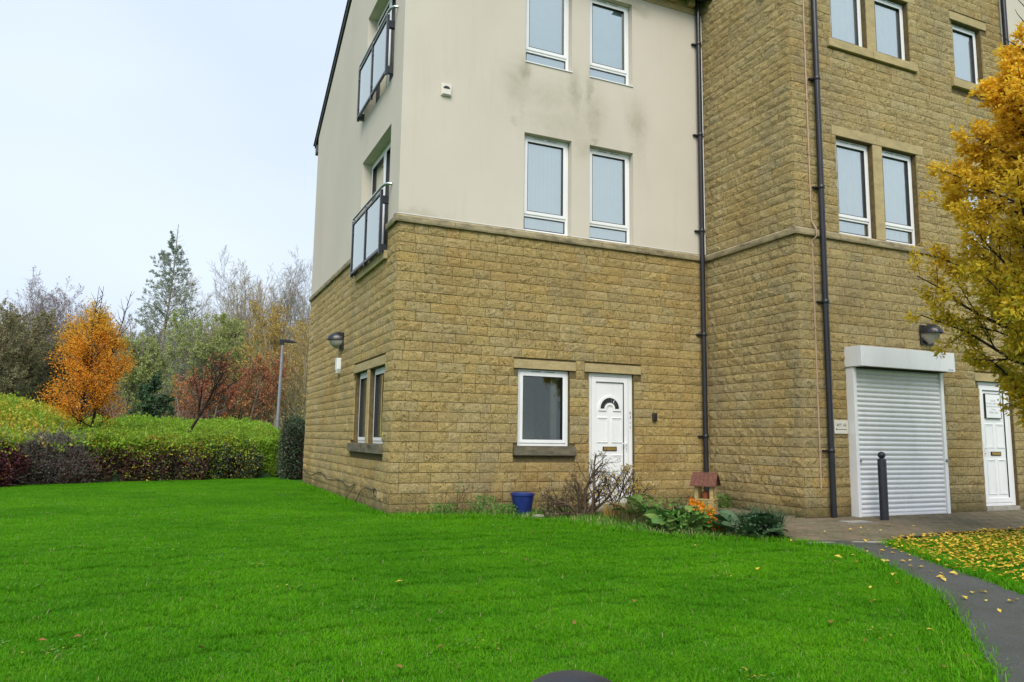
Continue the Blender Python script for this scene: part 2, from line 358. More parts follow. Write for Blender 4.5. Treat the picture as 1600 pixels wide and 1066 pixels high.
b.col(c).rough(.9, .2); b.bump(b.noise(90, 3), .5, .005)
plain('joint_sand', (.045, .045, .022), .95, .1, var=.4, scale=20, bump=.5)
plain('hill_earth', (.075, .06, .035), .95, .1, var=.4, scale=.6)
G = MATS

# ------------------------------------------------------------------ plant tools (numpy)
def unit(v): return v/np.maximum(np.linalg.norm(v, axis=-1, keepdims=True), 1e-9)
def perp(rng, d):
    r = rng.normal(size=d.shape); r -= (r*d).sum(-1, keepdims=True)*d; return unit(r)
def polylines(rng, start, dirs, length, rad, k=5, gnarl=.15, up=.05, tip=.25):
    m = len(start); P = np.zeros((m, k, 3)); Rr = np.zeros((m, k)); P[:, 0] = start; d = unit(dirs.copy())
    for i in range(1, k):
        d = unit(d+rng.normal(size=d.shape)*gnarl+np.array([0, 0, up]))
        P[:, i] = P[:, i-1]+d*(length/(k-1))[:, None]
    t = np.linspace(0, 1, k)[None, :]; Rr[:] = rad[:, None]*(1-(1-tip)*t); return P, Rr
def children(rng, P, Rr, n, frac, angle, start=.25, rscale=.6, jitter=.35, end=1.0, taper=.55):
    m, k, _ = P.shape
    t = start+(end-start)*(np.arange(n)[None, :]+rng.random((m, n)))/n; x = t*(k-1); i = np.minimum(x.astype(int), k-2); f = x-i
    I = np.arange(m)[:, None]; a = P[I, i]; bb = P[I, i+1]; pos = a+(bb-a)*f[..., None]; d = unit(bb-a)
    seg = np.linalg.norm(P[:, 1]-P[:, 0], axis=-1)*(k-1)
    rr = Rr[I, i]*(1-f)+Rr[I, i+1]*f
    ang = R(angle)*(1+jitter*rng.normal(size=t.shape)*.6)
    d = d*np.cos(ang)[..., None]+perp(rng, d)*np.sin(ang)[..., None]
    ln = seg[:, None]*frac*(1-taper*(t-start)/(1-start+1e-6))*(1+jitter*rng.normal(size=t.shape)*.5)
    ln = np.maximum(ln, seg[:, None]*frac*.2)
    return pos.reshape(-1, 3), d.reshape(-1, 3), ln.ravel(), (rr*rscale).ravel()
def tubes(sets, sides=4):
    VV = []; FF = []; base = 0
    for (P, Rr), s in zip(sets, sides if isinstance(sides, (list, tuple)) else [sides]*len(sets)):
        m, k, _ = P.shape; T = np.zeros_like(P); T[:, 1:-1] = P[:, 2:]-P[:, :-2]; T[:, 0] = P[:, 1]-P[:, 0]; T[:, -1] = P[:, -1]-P[:, -2]; T = unit(T)
        ref = np.where(np.abs(T[..., 2:3]) > .9, np.array([1., 0, 0]), np.array([0, 0, 1.])); A = unit(np.cross(T, ref)); B = np.cross(T, A)
        th = np.arange(s)*2*np.pi/s
        V = P[:, :, None]+(A[:, :, None]*np.cos(th)[None, None, :, None]+B[:, :, None]*np.sin(th)[None, None, :, None])*Rr[:, :, None, None]
        VV.append(V.reshape(-1, 3)); idx = np.arange(m*k*s).reshape(m, k, s)+base; base += m*k*s
        q = np.stack([idx[:, :-1], np.roll(idx, -1, 2)[:, :-1], np.roll(idx, -1, 2)[:, 1:], idx[:, 1:]], -1).reshape(-1, 4); FF.append(q)
    return np.concatenate(VV), np.concatenate(FF)
def leaves(rng, pos, axis, size, width=.5, fold=.15, flat=0., droop=0.):
    """pointed folded leaves; axis is the direction base -> tip"""
    n = len(pos); ax = unit(axis); ax[:, 2] -= droop; ax = unit(ax); sd = perp(rng, ax)
    if flat: nrm0 = np.cross(ax, sd); sd = unit(sd*(1-flat)+flat*np.cross(np.array([0, 0, 1.])[None], ax))
    nm = np.cross(ax, sd); s = (size*(.7+.6*rng.random(n)))[:, None] if np.ndim(size) == 0 else size[:, None]
    p0 = pos; p2 = pos+ax*s; mid = pos+ax*s*.45
    l = mid+sd*s*width*.5+nm*s*fold; r = mid-sd*s*width*.5+nm*s*fold
    V = np.stack([p0, l, p2, r], 1).reshape(-1, 3); i = np.arange(n)[:, None]*4
    Fc = np.concatenate([i+np.array([[0, 1, 2]]), i+np.array([[0, 2, 3]])], 1).reshape(-1, 3)
    return V, Fc
def on_lines(rng, sets, n, spread=.0, tmin=.2):
    P = sets[0]; m, k, _ = P.shape; I = rng.integers(0, m, n); x = (tmin+(1-tmin)*rng.random(n))*(k-1); i = np.minimum(x.astype(int), k-2); f = (x-i)[:, None]
    a = P[I, i]; bb = P[I, i+1]; d = unit(bb-a); return a+(bb-a)*f+rng.normal(size=(n, 3))*spread, d
def plant_obj(name, loc, label, cat, group=None):
    o = empty(name, loc); tag(o, label, cat, group); return o
def addmesh(name, VF, mat, parent, smooth=False, kind=None, sub=None):
    V, Fc = VF
    if parent is not None: V = V-np.array(parent.location)
    o = link(name, npmesh(name, V, Fc, smooth), parent, [G[mat]])
    if kind: o['kind'] = kind
    return o

def env_tree(name, base, H, z0, env, nl, seed, barkm, leafm, leafn, lsize, label, cat='tree', elev=35, trunk_r=.07, stems=1, n2=7, n3=5, width=.55, droop=.3, group=None, twiggy=0., lean=(0, 0), f2=.34, f3=.4, cull=1.12, jit=.012):
    """tree whose limbs reach an envelope env(z)->radius (z measured above the base)"""
    rng = np.random.default_rng(seed); base = np.array(base, float); root = plant_obj(name, tuple(base), label, cat, group)
    tr = []
    for s in range(stems):
        off = np.array([rng.normal()*.12*(stems > 1), rng.normal()*.12*(stems > 1), 0]); d = np.array([[lean[0]+rng.normal()*.05*(stems > 1), lean[1]+rng.normal()*.05*(stems > 1), 1.]])
        tr.append(polylines(rng, (base+off)[None], d, np.array([H]), np.array([trunk_r]), 12, .035, .02, .12))
    T = (np.concatenate([x[0] for x in tr]), np.concatenate([x[1] for x in tr]))
    zz = z0+(H*.97-z0)*np.linspace(0, 1, nl)**.9; which = rng.integers(0, stems, nl)
    x = zz/H*11; i = np.minimum(x.astype(int), 10); f = (x-i)[:, None]; st = T[0][which, i]*(1-f)+T[0][which, i+1]*f
    az = np.arange(nl)*2.399+rng.normal(size=nl)*.3; el = R(elev)*(.75+.5*rng.random(nl))*(.8+.7*zz/H)
    el = np.minimum(el, R(78)); D = np.stack([np.cos(az)*np.cos(el), np.sin(az)*np.cos(el), np.sin(el)], 1)
    Ln = np.zeros(nl)
    for j in range(nl):
        l = .15
        while l < H and l*math.cos(el[j]) < env(zz[j]+l*math.sin(el[j])) and l < 3.4*env(zz[j])+.4: l += .06
        Ln[j] = l*(.70+.25*rng.random())
    L1 = polylines(rng, st, D, Ln, np.minimum(trunk_r*.45, .012+Ln*.012)*(1-.5*zz/H), 7, .10, .06)
    a = children(rng, *L1, n2, f2, 42, .15); L2 = polylines(rng, a[0], a[1], a[2], np.maximum(a[3], .003), 5, .12, .05)
    a = children(rng, *L2, n3, f3, 40, .15); L3 = polylines(rng, a[0], a[1], a[2], np.maximum(a[3], .0022), 4, .14, .03)
    def inside(P, k): e = P[:, -1]-base; return np.array([math.hypot(q[0]-lean[0]*q[2], q[1]-lean[1]*q[2]) < k*env(q[2])+.05 for q in e])
    k1 = inside(L2[0], cull); L2 = (L2[0][k1], L2[1][k1]); k1 = inside(L3[0], cull); L3 = (L3[0][k1], L3[1][k1])
    addmesh('trunk', tubes([T], 9), barkm, root, True)
    addmesh('branches', tubes([L1, L2, L3], [5, 4, 3]), barkm, root)
    if leafn:
        p1, d1 = on_lines(rng, L3, int(leafn*.7), jit); p2, d2 = on_lines(rng, L2, leafn-int(leafn*.7), jit*1.3)
        p = np.concatenate([p1, p2]); d = np.concatenate([d1, d2]); ax = unit(d*.6+rng.normal(size=d.shape)*.6)
        keep = rng.random(len(p)) > twiggy*np.clip((p[:, 2]-base[2]-H*.72)/(H*.28), 0, 1)
        addmesh('foliage', leaves(rng, p[keep], ax[keep], lsize, width, .12, 0, droop), leafm, root)
    return root
def wild_tree(name, base, H, seed, barkm, label, trunk_r=.2, leafm=None, leafn=0, lsize=.08, l1=12, l2=8, l3=7, l4=4, a1=42, up=.10, f1=.62, f2=.5, f3=.42, f4=.45, start=.2, lean=(0, 0), cat='tree', group=None, tw=.006, gn=.13, stems=1):
    rng = np.random.default_rng(seed); base = np.array(base, float); root = plant_obj(name, tuple(base), label, cat, group)
    st = np.repeat(base[None], stems, 0)+rng.normal(size=(stems, 3))*np.array([.25, .25, 0])*(stems > 1)
    dd = np.repeat(np.array([[lean[0], lean[1], 1.]]), stems, 0)+rng.normal(size=(stems, 3))*np.array([.16, .16, 0])*(stems > 1)
    T = polylines(rng, st, dd, H*(.72+.1*rng.random(stems)), np.full(stems, trunk_r), 12, .05, .03, .25)
    a = children(rng, *T, l1, f1, a1, start, .55); L1 = polylines(rng, a[0], a[1], a[2], a[3], 8, gn, up)
    a = children(rng, *L1, l2, f2, 40, .2, .6); L2 = polylines(rng, a[0], a[1], a[2], np.maximum(a[3], tw), 6, gn, up*.8)
    a = children(rng, *L2, l3, f3, 38, .15, .6); L3 = polylines(rng, a[0], a[1], a[2], np.maximum(a[3], tw), 4, gn, up*.5)
    sets = [L1, L2, L3]; sd = [5, 3, 3]; last = L3
    if l4:
        a = children(rng, *L3, l4, f4, 36, .15, .6); L4 = polylines(rng, a[0], a[1], a[2], np.full(len(a[3]), tw*.8), 3, gn, 0.03); sets.append(L4); sd.append(3); last = L4
    addmesh('trunk', tubes([T], 8), barkm, root, True); addmesh('branches', tubes(sets, sd), barkm, root)
    if leafn:
        p, d = on_lines(rng, last, leafn, .03, .1); addmesh('foliage', leaves(rng, p, unit(d*.5+rng.normal(size=d.shape)*.6), lsize, .6, .12, 0, .2), leafm, root)
    return root

# ------------------------------------------------------------------ ground, hill, path, paving
def sheet(name, xs, ys, zf, mat, kind='structure', parent=None):
    X, Y = np.meshgrid(xs, ys, indexing='ij'); Z = zf(X, Y); V = np.stack([X, Y, Z], -1).reshape(-1, 3)
    n, m = len(xs), len(ys); I = np.arange(n*m).reshape(n, m)
    Fc = np.stack([I[:-1, :-1], I[1:, :-1], I[1:, 1:], I[:-1, 1:]], -1).reshape(-1, 4)
    o = link(name, npmesh(name, V, Fc, True), parent, [mat]); 
    if kind: o['kind'] = kind
    return o
def gaxis(lo, hi, fine_lo, fine_hi, step, coarse):
    a = list(np.arange(fine_lo, fine_hi, step)); l = fine_lo; 
    left = []; x = fine_lo
    while x > lo: x -= coarse; left.append(x)
    right = []; x = fine_hi
    while x < hi: right.append(x); x += coarse
    return np.array(left[::-1]+a+right)
def hills(X, Y):
    t = np.clip((Y-48)/42, 0, 1); t = t*t*(3-2*t); return gz(X, Y)+t*(8.5+.8*np.sin(X*.05+1)+.02*X)-.05
sheet('lawn', gaxis(-300, 300, -16, 14, .5, 20), gaxis(-60, 46, -14, 12, .5, 8), lambda X, Y: gz(X, Y)-.014, G['turf'])
sheet('hill', np.arange(-300, 301, 8.), np.arange(44, 500, 6.), hills, G['hill_earth'])

PL = [(4.0, -3.85), (4.22, -4.4), (3.66, -5.41), (3.11, -6.23), (2.41, -6.95), (1.35, -7.92), (.1, -8.75), (-1.4, -9.35), (-3.4, -9.9)]   # lawn side of the path
PR = [(4.95, -4.15), (4.72, -4.6), (4.42, -5.15), (4.1, -5.84), (3.75, -6.58), (3.15, -7.5), (1.9, -9.0), (-.4, -10.6), (-3.4, -11.6)]
def dens(P, n):
    P = np.array(P); s = np.concatenate([[0], np.cumsum(np.linalg.norm(np.diff(P, axis=0), axis=1))]); t = np.linspace(0, s[-1], n)
    return np.stack([np.interp(t, s, P[:, 0]), np.interp(t, s, P[:, 1])], 1)
a = dens(PL, 70); c = dens(PR, 70); V = []; rng = np.random.default_rng(3)
for i in range(70):
    wob = .035*math.sin(i*.9)+.03*math.sin(i*2.3)
    for k in range(7):
        p = a[i]+(c[i]-a[i])*(k/6); 
        if k == 0: p = p+np.array([wob, wob])
        if k == 6: p = p-np.array([wob, wob])
        V.append((p[0], p[1], float(gz(p[0], p[1]))+.012+.012*math.sin(math.pi*k/6)))
I = np.arange(70*7).reshape(70, 7); Fc = np.stack([I[:-1, :-1], I[1:, :-1], I[1:, 1:], I[:-1, 1:]], -1).reshape(-1, 4)
o = link('path', npmesh('path', V, Fc, True), None, [G['asphalt']]); o['kind'] = 'structure'
PAVE = [(2.9, -.02), (5.75, -.02), (5.75, -2.2), (14, -2.2), (14, -3.7), (9, -3.85), (6.8, -3.86), (5.6, -3.95), (4.98, -4.15), (4.0, -3.85), (4.15, -3.3), (3.95, -2.3), (3.35, -1.6), (3.0, -.9)]
def inpoly(x, y, P):
    r = False; n = len(P)
    for i in range(n):
        x1, y1 = P[i]; x2, y2 = P[(i+1) % n]
        if (y1 > y) != (y2 > y) and x < (x2-x1)*(y-y1)/(y2-y1)+x1: r = not r
    return r
pv = MB(); pv.poly([(x, y, float(gz(x, y))+.004) for x, y in [(2.9, -.02), (5.75, -.02), (5.75, -2.2), (4.15, -2.2), (3.95, -2.2), (3.35, -1.6), (3, -.9)]])
pv.poly([(x, y, float(gz(x, y))+.004) for x, y in [(4.0, -2.2), (14, -2.2), (14, -3.7), (9, -3.85), (6.8, -3.86), (5.6, -3.95), (4.98, -4.15), (4.0, -3.85), (4.15, -3.3)]])
paving = pv.build('paving', G['joint_sand']); paving['kind'] = 'structure'
rng = np.random.default_rng(5); bricks = []
ny = int(4.3/.105)
for j in range(ny):
    y = -.07-j*.105; x = 2.8+(j % 2)*.105
    while x < 12.6:
        if inpoly(x+.1, y-.05, PAVE) and not (x+.2 > 5.75 and y > -2.2) : bricks.append((x+.1, y-.0))
        x += .21
def brick_mesh(seed):
    r = np.random.default_rng(seed); w, d, h, e = .0995, .0490, .06, .006
    top = [(-w+e, -d+e), (w-e, -d+e), (w-e, d-e), (-w+e, d-e)]; mid = [(-w, -d), (w, -d), (w, d), (-w, d)]
    V = [(x, y, r.normal()*.0008) for x, y in top]+[(x, y, -e) for x, y in mid]+[(x, y, -h) for x, y in mid]
    Fq = [(0, 1, 2, 3)]+[(4+i, 4+(i+1) % 4, (i+1) % 4, i) for i in range(4)]+[(8+i, 8+(i+1) % 4, 4+(i+1) % 4, 4+i) for i in range(4)]
    return V, Fq
bms = []
for s in range(6):
    me = bpy.data.meshes.new('paving_brick'); V, Fq = brick_mesh(s); me.from_pydata(V, [], Fq); me.materials.append(G['paver']); bms.append((me, V, Fq))
bricks.sort(key=lambda q: (q[0]-CAM[0])**2+(q[1]-CAM[1])**2-(60 if q[0] > 3.9 else 0))
vis = [q for q in bricks if q[0] < 12]
mb = MB()
for n, (x, y) in enumerate(vis):
    z = float(gz(x, y))+.014+rng.normal()*.0018; rt = rng.normal()*.008
    me, V, Fq = bms[n % 6]
    if n < 300:
        o = bpy.data.objects.new('paving_brick', me); COL.objects.link(o); o.parent = paving; o.location = (x, y, z); o.rotation_euler = (rng.normal()*.01, rng.normal()*.008, rt)
    else:
        b0 = len(mb.v); mb.v += [(x+q[0], y+q[1], z+q[2]) for q in V]; mb.f += [tuple(b0+i for i in q) for q in Fq]
o = mb.build('paving_bricks', G['paver'], paving); o['kind'] = 'stuff'
k_ = MB(); k_.prism([(3.98, -3.93, -.1), (4.97, -4.19, -.1), (4.98, -4.25, -.1), (3.98, -3.99, -.1)], (0, 0, .1-.058+.018)); o = k_.build('kerb_edging', G['concrete'], bevel=.004); o['kind'] = 'structure'
m_ = MB(); m_.ring(-.22, .22, -.11, .11, .02, 0, .012)
dc = empty('drain_cover', (6.16, -2.72, float(gz(6, -2.72))+.016), -.05); tag(dc, 'small pale rectangular drain cover let into the block paving by the bollard', 'drain cover')
q = MB(); q.box(-.23, .23, -.105, .105, -.02, .006); q.build('frame', G['galvanised'], dc, bevel=.003)
q = MB(); q.box(-.205, .205, -.08, .08, .006, .010); q.build('lid', G['concrete'], dc, bevel=.002)

# ------------------------------------------------------------------ the building
BLD = empty('apartment_building', (0, 0, 0)); tag(BLD, 'three storey block of flats in split yellow stone and cream render with white windows', 'building')
DX, DY = 5.765, -2.182
ZB, ZT = 4.35, 4.482              # string course
WALLS = {'A': dict(loc=(0, 0), rot=0), 'B': dict(loc=(0, 0), rot=-90), 'C': dict(loc=(DX, 0), rot=-90), 'D': dict(loc=(0, DY), rot=0)}
def wmat(k):
    w = WALLS[k]; return Matrix.Translation((w['loc'][0], w['loc'][1], 0)) @ Matrix.Rotation(R(w['rot']), 4, 'Z')
def place(o, k): w = WALLS[k]; o.location = (w['loc'][0], w['loc'][1], 0); o.rotation_euler[2] = R(w['rot']); return o
def wpart(mb, name, mat, k, **kw): return place(mb.build(name, G[mat], BLD, **kw), k)
def wall_sheet(u0, u1, z0, z1, holes, y=0., rev=.22, zc=None):
    """wall face at local y with rectangular holes and their reveals"""
    m = MB(); us = sorted({u0, u1}|{q for h in holes for q in h[:2] if u0 < q < u1}); zs = sorted({z0, z1}|{q for h in holes for q in h[2:4] if z0 < q < z1})
    for i in range(len(us)-1):
        for j in range(len(zs)-1):
            cu, cz = (us[i]+us[i+1])/2, (zs[j]+zs[j+1])/2
            if any(h[0] < cu < h[1] and h[2] < cz < h[3] for h in holes): continue
            m.poly([(us[i], y, zs[j]), (us[i+1], y, zs[j]), (us[i+1], y, zs[j+1]), (us[i], y, zs[j+1])])
    for h in holes:
        a, b_, c_, d = max(h[0], u0), min(h[1], u1), max(h[2], z0), min(h[3], z1)
        if c_ >= d or a >= b_: continue
        if h[0] >= u0: m.poly([(a, y, c_), (a, y, d), (a, y+rev, d), (a, y+rev, c_)])
        if h[1] <= u1: m.poly([(b_, y, c_), (b_, y+rev, c_), (b_, y+rev, d), (b_, y, d)])
        if h[3] <= z1: m.poly([(a, y, d), (b_, y, d), (b_, y+rev, d), (a, y+rev, d)])
        if h[2] >= z0: m.poly([(a, y, c_), (a, y+rev, c_), (b_, y+rev, c_), (b_, y, c_)])
    return m
# openings (u0,u1,z0,z1)
HA = [(2.03, 2.96, 1.0, 2.225), (3.32, 4.20, .07, 2.225)]
HA1 = [(2.08, 2.965, 4.482, 6.150), (3.32, 4.20, 4.482, 6.150), (2.08, 2.965, 7.385, 8.957), (3.32, 4.20, 7.385, 8.957)]
HB = [(-2.53, -1.62, 1.0, 2.225), (-1.46, -.52, 1.0, 2.225)]
HB1 = [(-2.58, -.58, 4.03, 6.13), (-2.58, -.58, 6.93, 8.99)]
HD = [(6.72, 8.80, .0, 2.32), (9.88, 10.78, .07, 2.225), (6.70, 7.55, 4.482, 6.13), (7.77, 8.61, 4.482, 6.13), (9.81, 10.60, 4.482, 6.13),
      (6.70, 7.55, 7.80, 8.97), (7.77, 8.61, 7.80, 8.97), (9.79, 10.60, 7.77, 8.95)]
# solid stone pieces that interrupt the coursing (u0,u1,z0,z1): lintels, sills, mullions, string
LINT = {'A': [(1.945, 3.07, 2.225, 2.372), (3.23, 4.34, 2.225, 2.372)], 'B': [(-2.62, -1.54, 2.225, 2.372), (-1.54, -.45, 2.225, 2.372)],
        'D': [(9.79, 10.87, 2.225, 2.372), (6.61, 7.65, 6.13, 6.30), (7.65, 8.80, 6.13, 6.30), (9.72, 10.70, 6.13, 6.30), (6.61, 7.65, 8.97, 9.12), (7.65, 8.80, 8.97, 9.12), (9.72, 10.76, 8.95, 9.11)], 'C': []}
SILL = {'A': [(1.95, 3.05, .855, 1.0)], 'B': [(-2.68, -1.53, .855, 1.0), (-1.53, -.42, .855, 1.0), (-2.62, -.54, 3.89, 4.03)],
        'D': [(6.59, 7.62, 7.65, 7.80), (7.62, 8.72, 7.65, 7.80), (9.66, 10.70, 7.61, 7.77)], 'C': []}
MULL = {'A': [], 'B': [(-1.62, -1.46, 1.0, 2.225)], 'D': [(7.55, 7.77, 4.482, 6.13), (7.55, 7.77, 7.80, 8.97)], 'C': []}
GABLE = lambda u: 8.42+(7.95+u)*.515 if u < -3.9 else 10.5+(3.9+u)*-.30      # top of wall B, u = -y
# mortar backing (stone zones) and render zones
wpart(wall_sheet(.0, DX, -.3, ZT, HA, .012), 'wall', 'mortar', 'A')
wpart(wall_sheet(-7.74, .0, -.3, ZT, HB+[HB1[0]], .012), 'wall', 'mortar', 'B')
wpart(wall_sheet(0, 2.182, -.3, 10.6, [], .012), 'wall', 'mortar', 'C')
wpart(wall_sheet(DX, 11.2, -.3, 10.6, HD, .012), 'wall', 'mortar', 'D')
wpart(wall_sheet(-.012, DX-.02, ZT, 9.11, HA1, -.012), 'rendered_wall', 'render_cream', 'A')
m = wall_sheet(-2.7, .012, ZT, 9.1, HB1, -.012)
m.poly([(-7.74, -.012, ZT), (-2.7, -.012, ZT), (-2.7, -.012, GABLE(-3.9)), (-3.9, -.012, GABLE(-3.9)), (-7.74, -.012, GABLE(-7.74))])
m.poly([(-2.7, -.012, 9.1), (.012, -.012, 9.1), (.012, -.012, GABLE(0)), (-2.7, -.012, GABLE(-2.7))])
wpart(m, 'rendered_wall', 'render_cream', 'B')
wpart(wall_sheet(11.25, 14, -.3, 10.6, [], .02), 'rendered_wall', 'render_cream', 'D')
# hidden sides and roofs, so that the block is solid
q = MB(); q.poly([(0, 7.74, -.3), (14, 7.74, -.3), (14, 7.74, 8.5), (0, 7.74, 8.5)]); q.poly([(14, DY, -.3), (14, 7.74, -.3), (14, 7.74, 10.6), (14, DY, 10.6)])
q.build('rear_wall', G['render_cream'], BLD)
q = MB(); q.prism([(-.05, -.35, 9.32), (-.05, 3.9, 10.68), (-.05, 8.15, 8.49), (-.05, 8.15, 8.45), (-.05, 3.9, 10.64), (-.05, -.35, 9.28)], (6.2, 0, 0)); q.build('roof', G['slate'], BLD)
q = MB(); q.prism([(5.5, DY-.35, 10.6), (5.5, 3, 13.2), (5.5, 8, 10.6)], (9, 0, 0)); q.build('roof', G['slate'], BLD)
q = MB(); q.prism([(-.045, 8.12, 8.39), (-.045, 8.12, 8.45), (-.045, 3.9, 10.63), (-.045, 3.9, 10.57)], (.03, 0, 0)); q.box(-.04, .12, 7.745, 8.0, 8.16, 8.36)
q.build('bargeboard', G['slate'], BLD)
# slates seen on edge along the verge
vs = MB()
for i in range(14):
    y1 = 8.2-i*.31; z1 = 8.50+(8.15-y1)*.5176; vs.prism([(-.07, y1, z1), (-.07, y1-.36, z1+.192), (-.07, y1-.36, z1+.203), (-.07, y1, z1+.016)], (.2, 0, 0))
vs.build('verge_slates', G['slate'], BLD)
# eaves band with dentils on wall A, gutter
q = MB(); q.box(0, DX, -.03, .1, 9.11, 9.20); wpart(q, 'eaves_band', 'dressed_stone', 'A', bevel=.004)
q = MB(); q.box(0, DX, -.012, .1, 9.20, 9.42); wpart(q, 'frieze', 'dressed_stone', 'A')
d0 = None
for i in range(13):
    q = MB(); u = .3+i*.425; q.box(u, u+.14, -.12, 0-.013, 9.235, 9.40); o = wpart(q, 'dentil', 'dressed_stone', 'A', bevel=.004)
q = MB(); q.prism([(0, -.06, 9.43), (0, -.19, 9.43), (0, -.19, 9.52), (0, -.06, 9.52)], (DX-.03, 0, 0)); wpart(q, 'gutter', 'black_plastic', 'A')

# --- stones
srng = np.random.default_rng(11)
def stone_geo(w, h, seed, nx=None):
    r = np.random.default_rng(seed); nx = nx or max(2, min(7, int(round(w/.065)))); nzz = 3
    V = []; F_ = []
    amp = .010+.012*r.random()
    for j in range(nzz+1):
        for i in range(nx+1):
            x = w*(i/nx); z = h*(j/nzz); e = (i in (0, nx)) or (j in (0, nzz))
            if not e: x += r.normal()*.008; z += r.normal()*.006
            y = -.006-r.random()*.003 if e else -(.007+amp*r.random()**.8)
            V.append((x-w/2, y, z-h/2))
    for j in range(nzz):
        for i in range(nx):
            a = j*(nx+1)+i
            if r.random() < .5: F_ += [(a, a+1, a+nx+2), (a, a+nx+2, a+nx+1)]
            else: F_ += [(a, a+1, a+nx+1), (a+1, a+nx+2, a+nx+1)]
    b0 = len(V); V += [(-w/2, .03, -h/2), (w/2, .03, -h/2), (w/2, .03, h/2), (-w/2, .03, h/2)]
    bot = list(range(nx+1)); top = [nzz*(nx+1)+i for i in range(nx+1)]; lef = [j*(nx+1) for j in range(nzz+1)]; rig = [j*(nx+1)+nx for j in range(nzz+1)]
    F_ += [tuple(bot[::-1]+[b0, b0+1]), tuple(top+[b0+2, b0+3]), tuple(lef+[b0+3, b0]), tuple(rig[::-1]+[b0+1, b0+2])]
    return V, F_
LENS = [.14, .20, .27, .34, .42, .50]
variants = {}
CH = .15; JT = .008
stones = []      # (wall,u,z,w,h)
def lay(k, u0, u1, z0, zt, blocks, quoin=()):
    z = z0; course = 0
    while z < zt-.03:
        h = min(CH, zt-z); free = [(u0, u1)]
        for (a, b_, c_, d) in blocks:
            if c_ < z+h-.02 and d > z+.02:
                nf = []
                for (p, q_) in free:
                    if b_ <= p or a >= q_: nf.append((p, q_)); continue
                    if a > p: nf.append((p, a))
                    if b_ < q_: nf.append((b_, q_))
                free = nf
        for (p, q_) in free:
            if q_-p < .04: continue
            x = p; first = True
            while x < q_-.01:
                l = float(srng.choice([.19, .22, .3, .34, .40, .44, .46], p=[.09, .14, .15, .12, .14, .2, .16]))
                if first and p in (u0,) or (first and course % 2 and p != u0): l *= (.45+.55*srng.random())
                l = max(l, .13)
                if q_-(x+l) < .12: l = q_-x
                if l > .56: l = l/2
                stones.append((k, x+l/2, z+h/2, l-JT, h-JT)); x += l; first = False
        z += h; course += 1
lay('A', 0.0, DX-.0, 0.0-.15, ZB, HA+LINT['A']+SILL['A'])
lay('B', -7.74, -.0, -.15, ZB, HB+LINT['B']+SILL['B']+MULL['B']+[HB1[0]])
lay('C', .0, 2.182, -.15, ZB, []); lay('C', .0, 2.182, ZT+.0, 10.53, [])
lay('D', DX, 11.2, -.15, ZB, HD+LINT['D']+SILL['D']); lay('D', DX, 11.2, ZT, 10.53, HD+LINT['D']+SILL['D']+MULL['D'])
def sarea(s):
    k, u, z, w, h = s; P = np.array(wmat(k) @ Vector((u, 0, z))); n = np.array((wmat(k).to_3x3() @ Vector((0, -1, 0)))); v = CAM-P; d = np.linalg.norm(v)
    # in frame?
    D = P-CAM; a = D@_r2/(D@_fw)*F+800; b_ = 533-D@_u2/(D@_fw)*F
    if not (0 < a < 1600 and 0 < b_ < 1066): return 0
    if k == 'D' and a > 1480 and 120 < b_ < 600: return 0
    return w*h*abs(v@n)/d/d/d
stones.sort(key=sarea, reverse=True)
walls_o = {k: place(empty('stonework_'+k, parent=BLD), k) for k in ()}
stuff = {k: MB() for k in WALLS}
cache = {}
for i, (k, u, z, w, h) in enumerate(stones):
    if i < 300:
        key = (round(w/.04), i % 4, h < .12)
        if key not in cache:
            me = bpy.data.meshes.new('stone'); V, F_ = stone_geo(max(.06, key[0]*.04), h, 1000+hash(key) % 999); me.from_pydata(V, [], F_); me.update()
            me.materials.append(G['split_stone']); me.materials.append(G['split_stone_olive']); cache[key] = (me, max(.06, key[0]*.04), h)
        me, w0, h0 = cache[key]; o = bpy.data.objects.new('stone', me); COL.objects.link(o); o.parent = BLD
        o.matrix_local = wmat(k) @ Matrix.Translation((u, srng.normal()*.0015, z)) @ Matrix.Diagonal((w/w0, 1, h/h0, 1)); nst = o
    else:
        V, F_ = stone_geo(w, h, 5000+i); m = stuff['A' if k in 'AB' else 'C']; Mx = wmat(k) @ Matrix.Translation((u, srng.normal()*.0015, z)); b0 = len(m.v)
        m.v += [tuple(Mx @ Vector(p)) for p in V]; m.f += [tuple(b0+i_ for i_ in f) for f in F_]
allst = MB(); nA = len(stuff['A'].f)
allst.v = stuff['A'].v+stuff['C'].v; o_ = len(stuff['A'].v); allst.f = stuff['A'].f+[tuple(o_+i for i in f) for f in stuff['C'].f]
o = allst.build('stonework', G['split_stone'], BLD); o.data.materials.append(G['split_stone_olive'])
mi = np.zeros(len(allst.f), dtype=np.int32); mi[nA:] = 1; o.data.polygons.foreach_set('material_index', mi); o['kind'] = 'stuff'

# dressed pieces
def piece(k, name, r, mat, proud=.012, back=.10, bev=.004, y1=None):
    q = MB(); q.box(r[0]+.003, r[1]-.003, -proud, y1 if y1 is not None else back, r[2]+.003, r[3]-.003); return wpart(q, name, mat, k, bevel=bev)
for k in 'ABD':
    for r in LINT[k]: piece(k, 'lintel', r, 'dressed_stone')
    for r in SILL[k]: piece(k, 'sill', r, 'sooty_sill' if r[3] < 1.5 else 'dressed_stone', .06, .14)
    for r in MULL[k]: piece(k, 'mullion', r, 'dressed_stone', .004, .12)
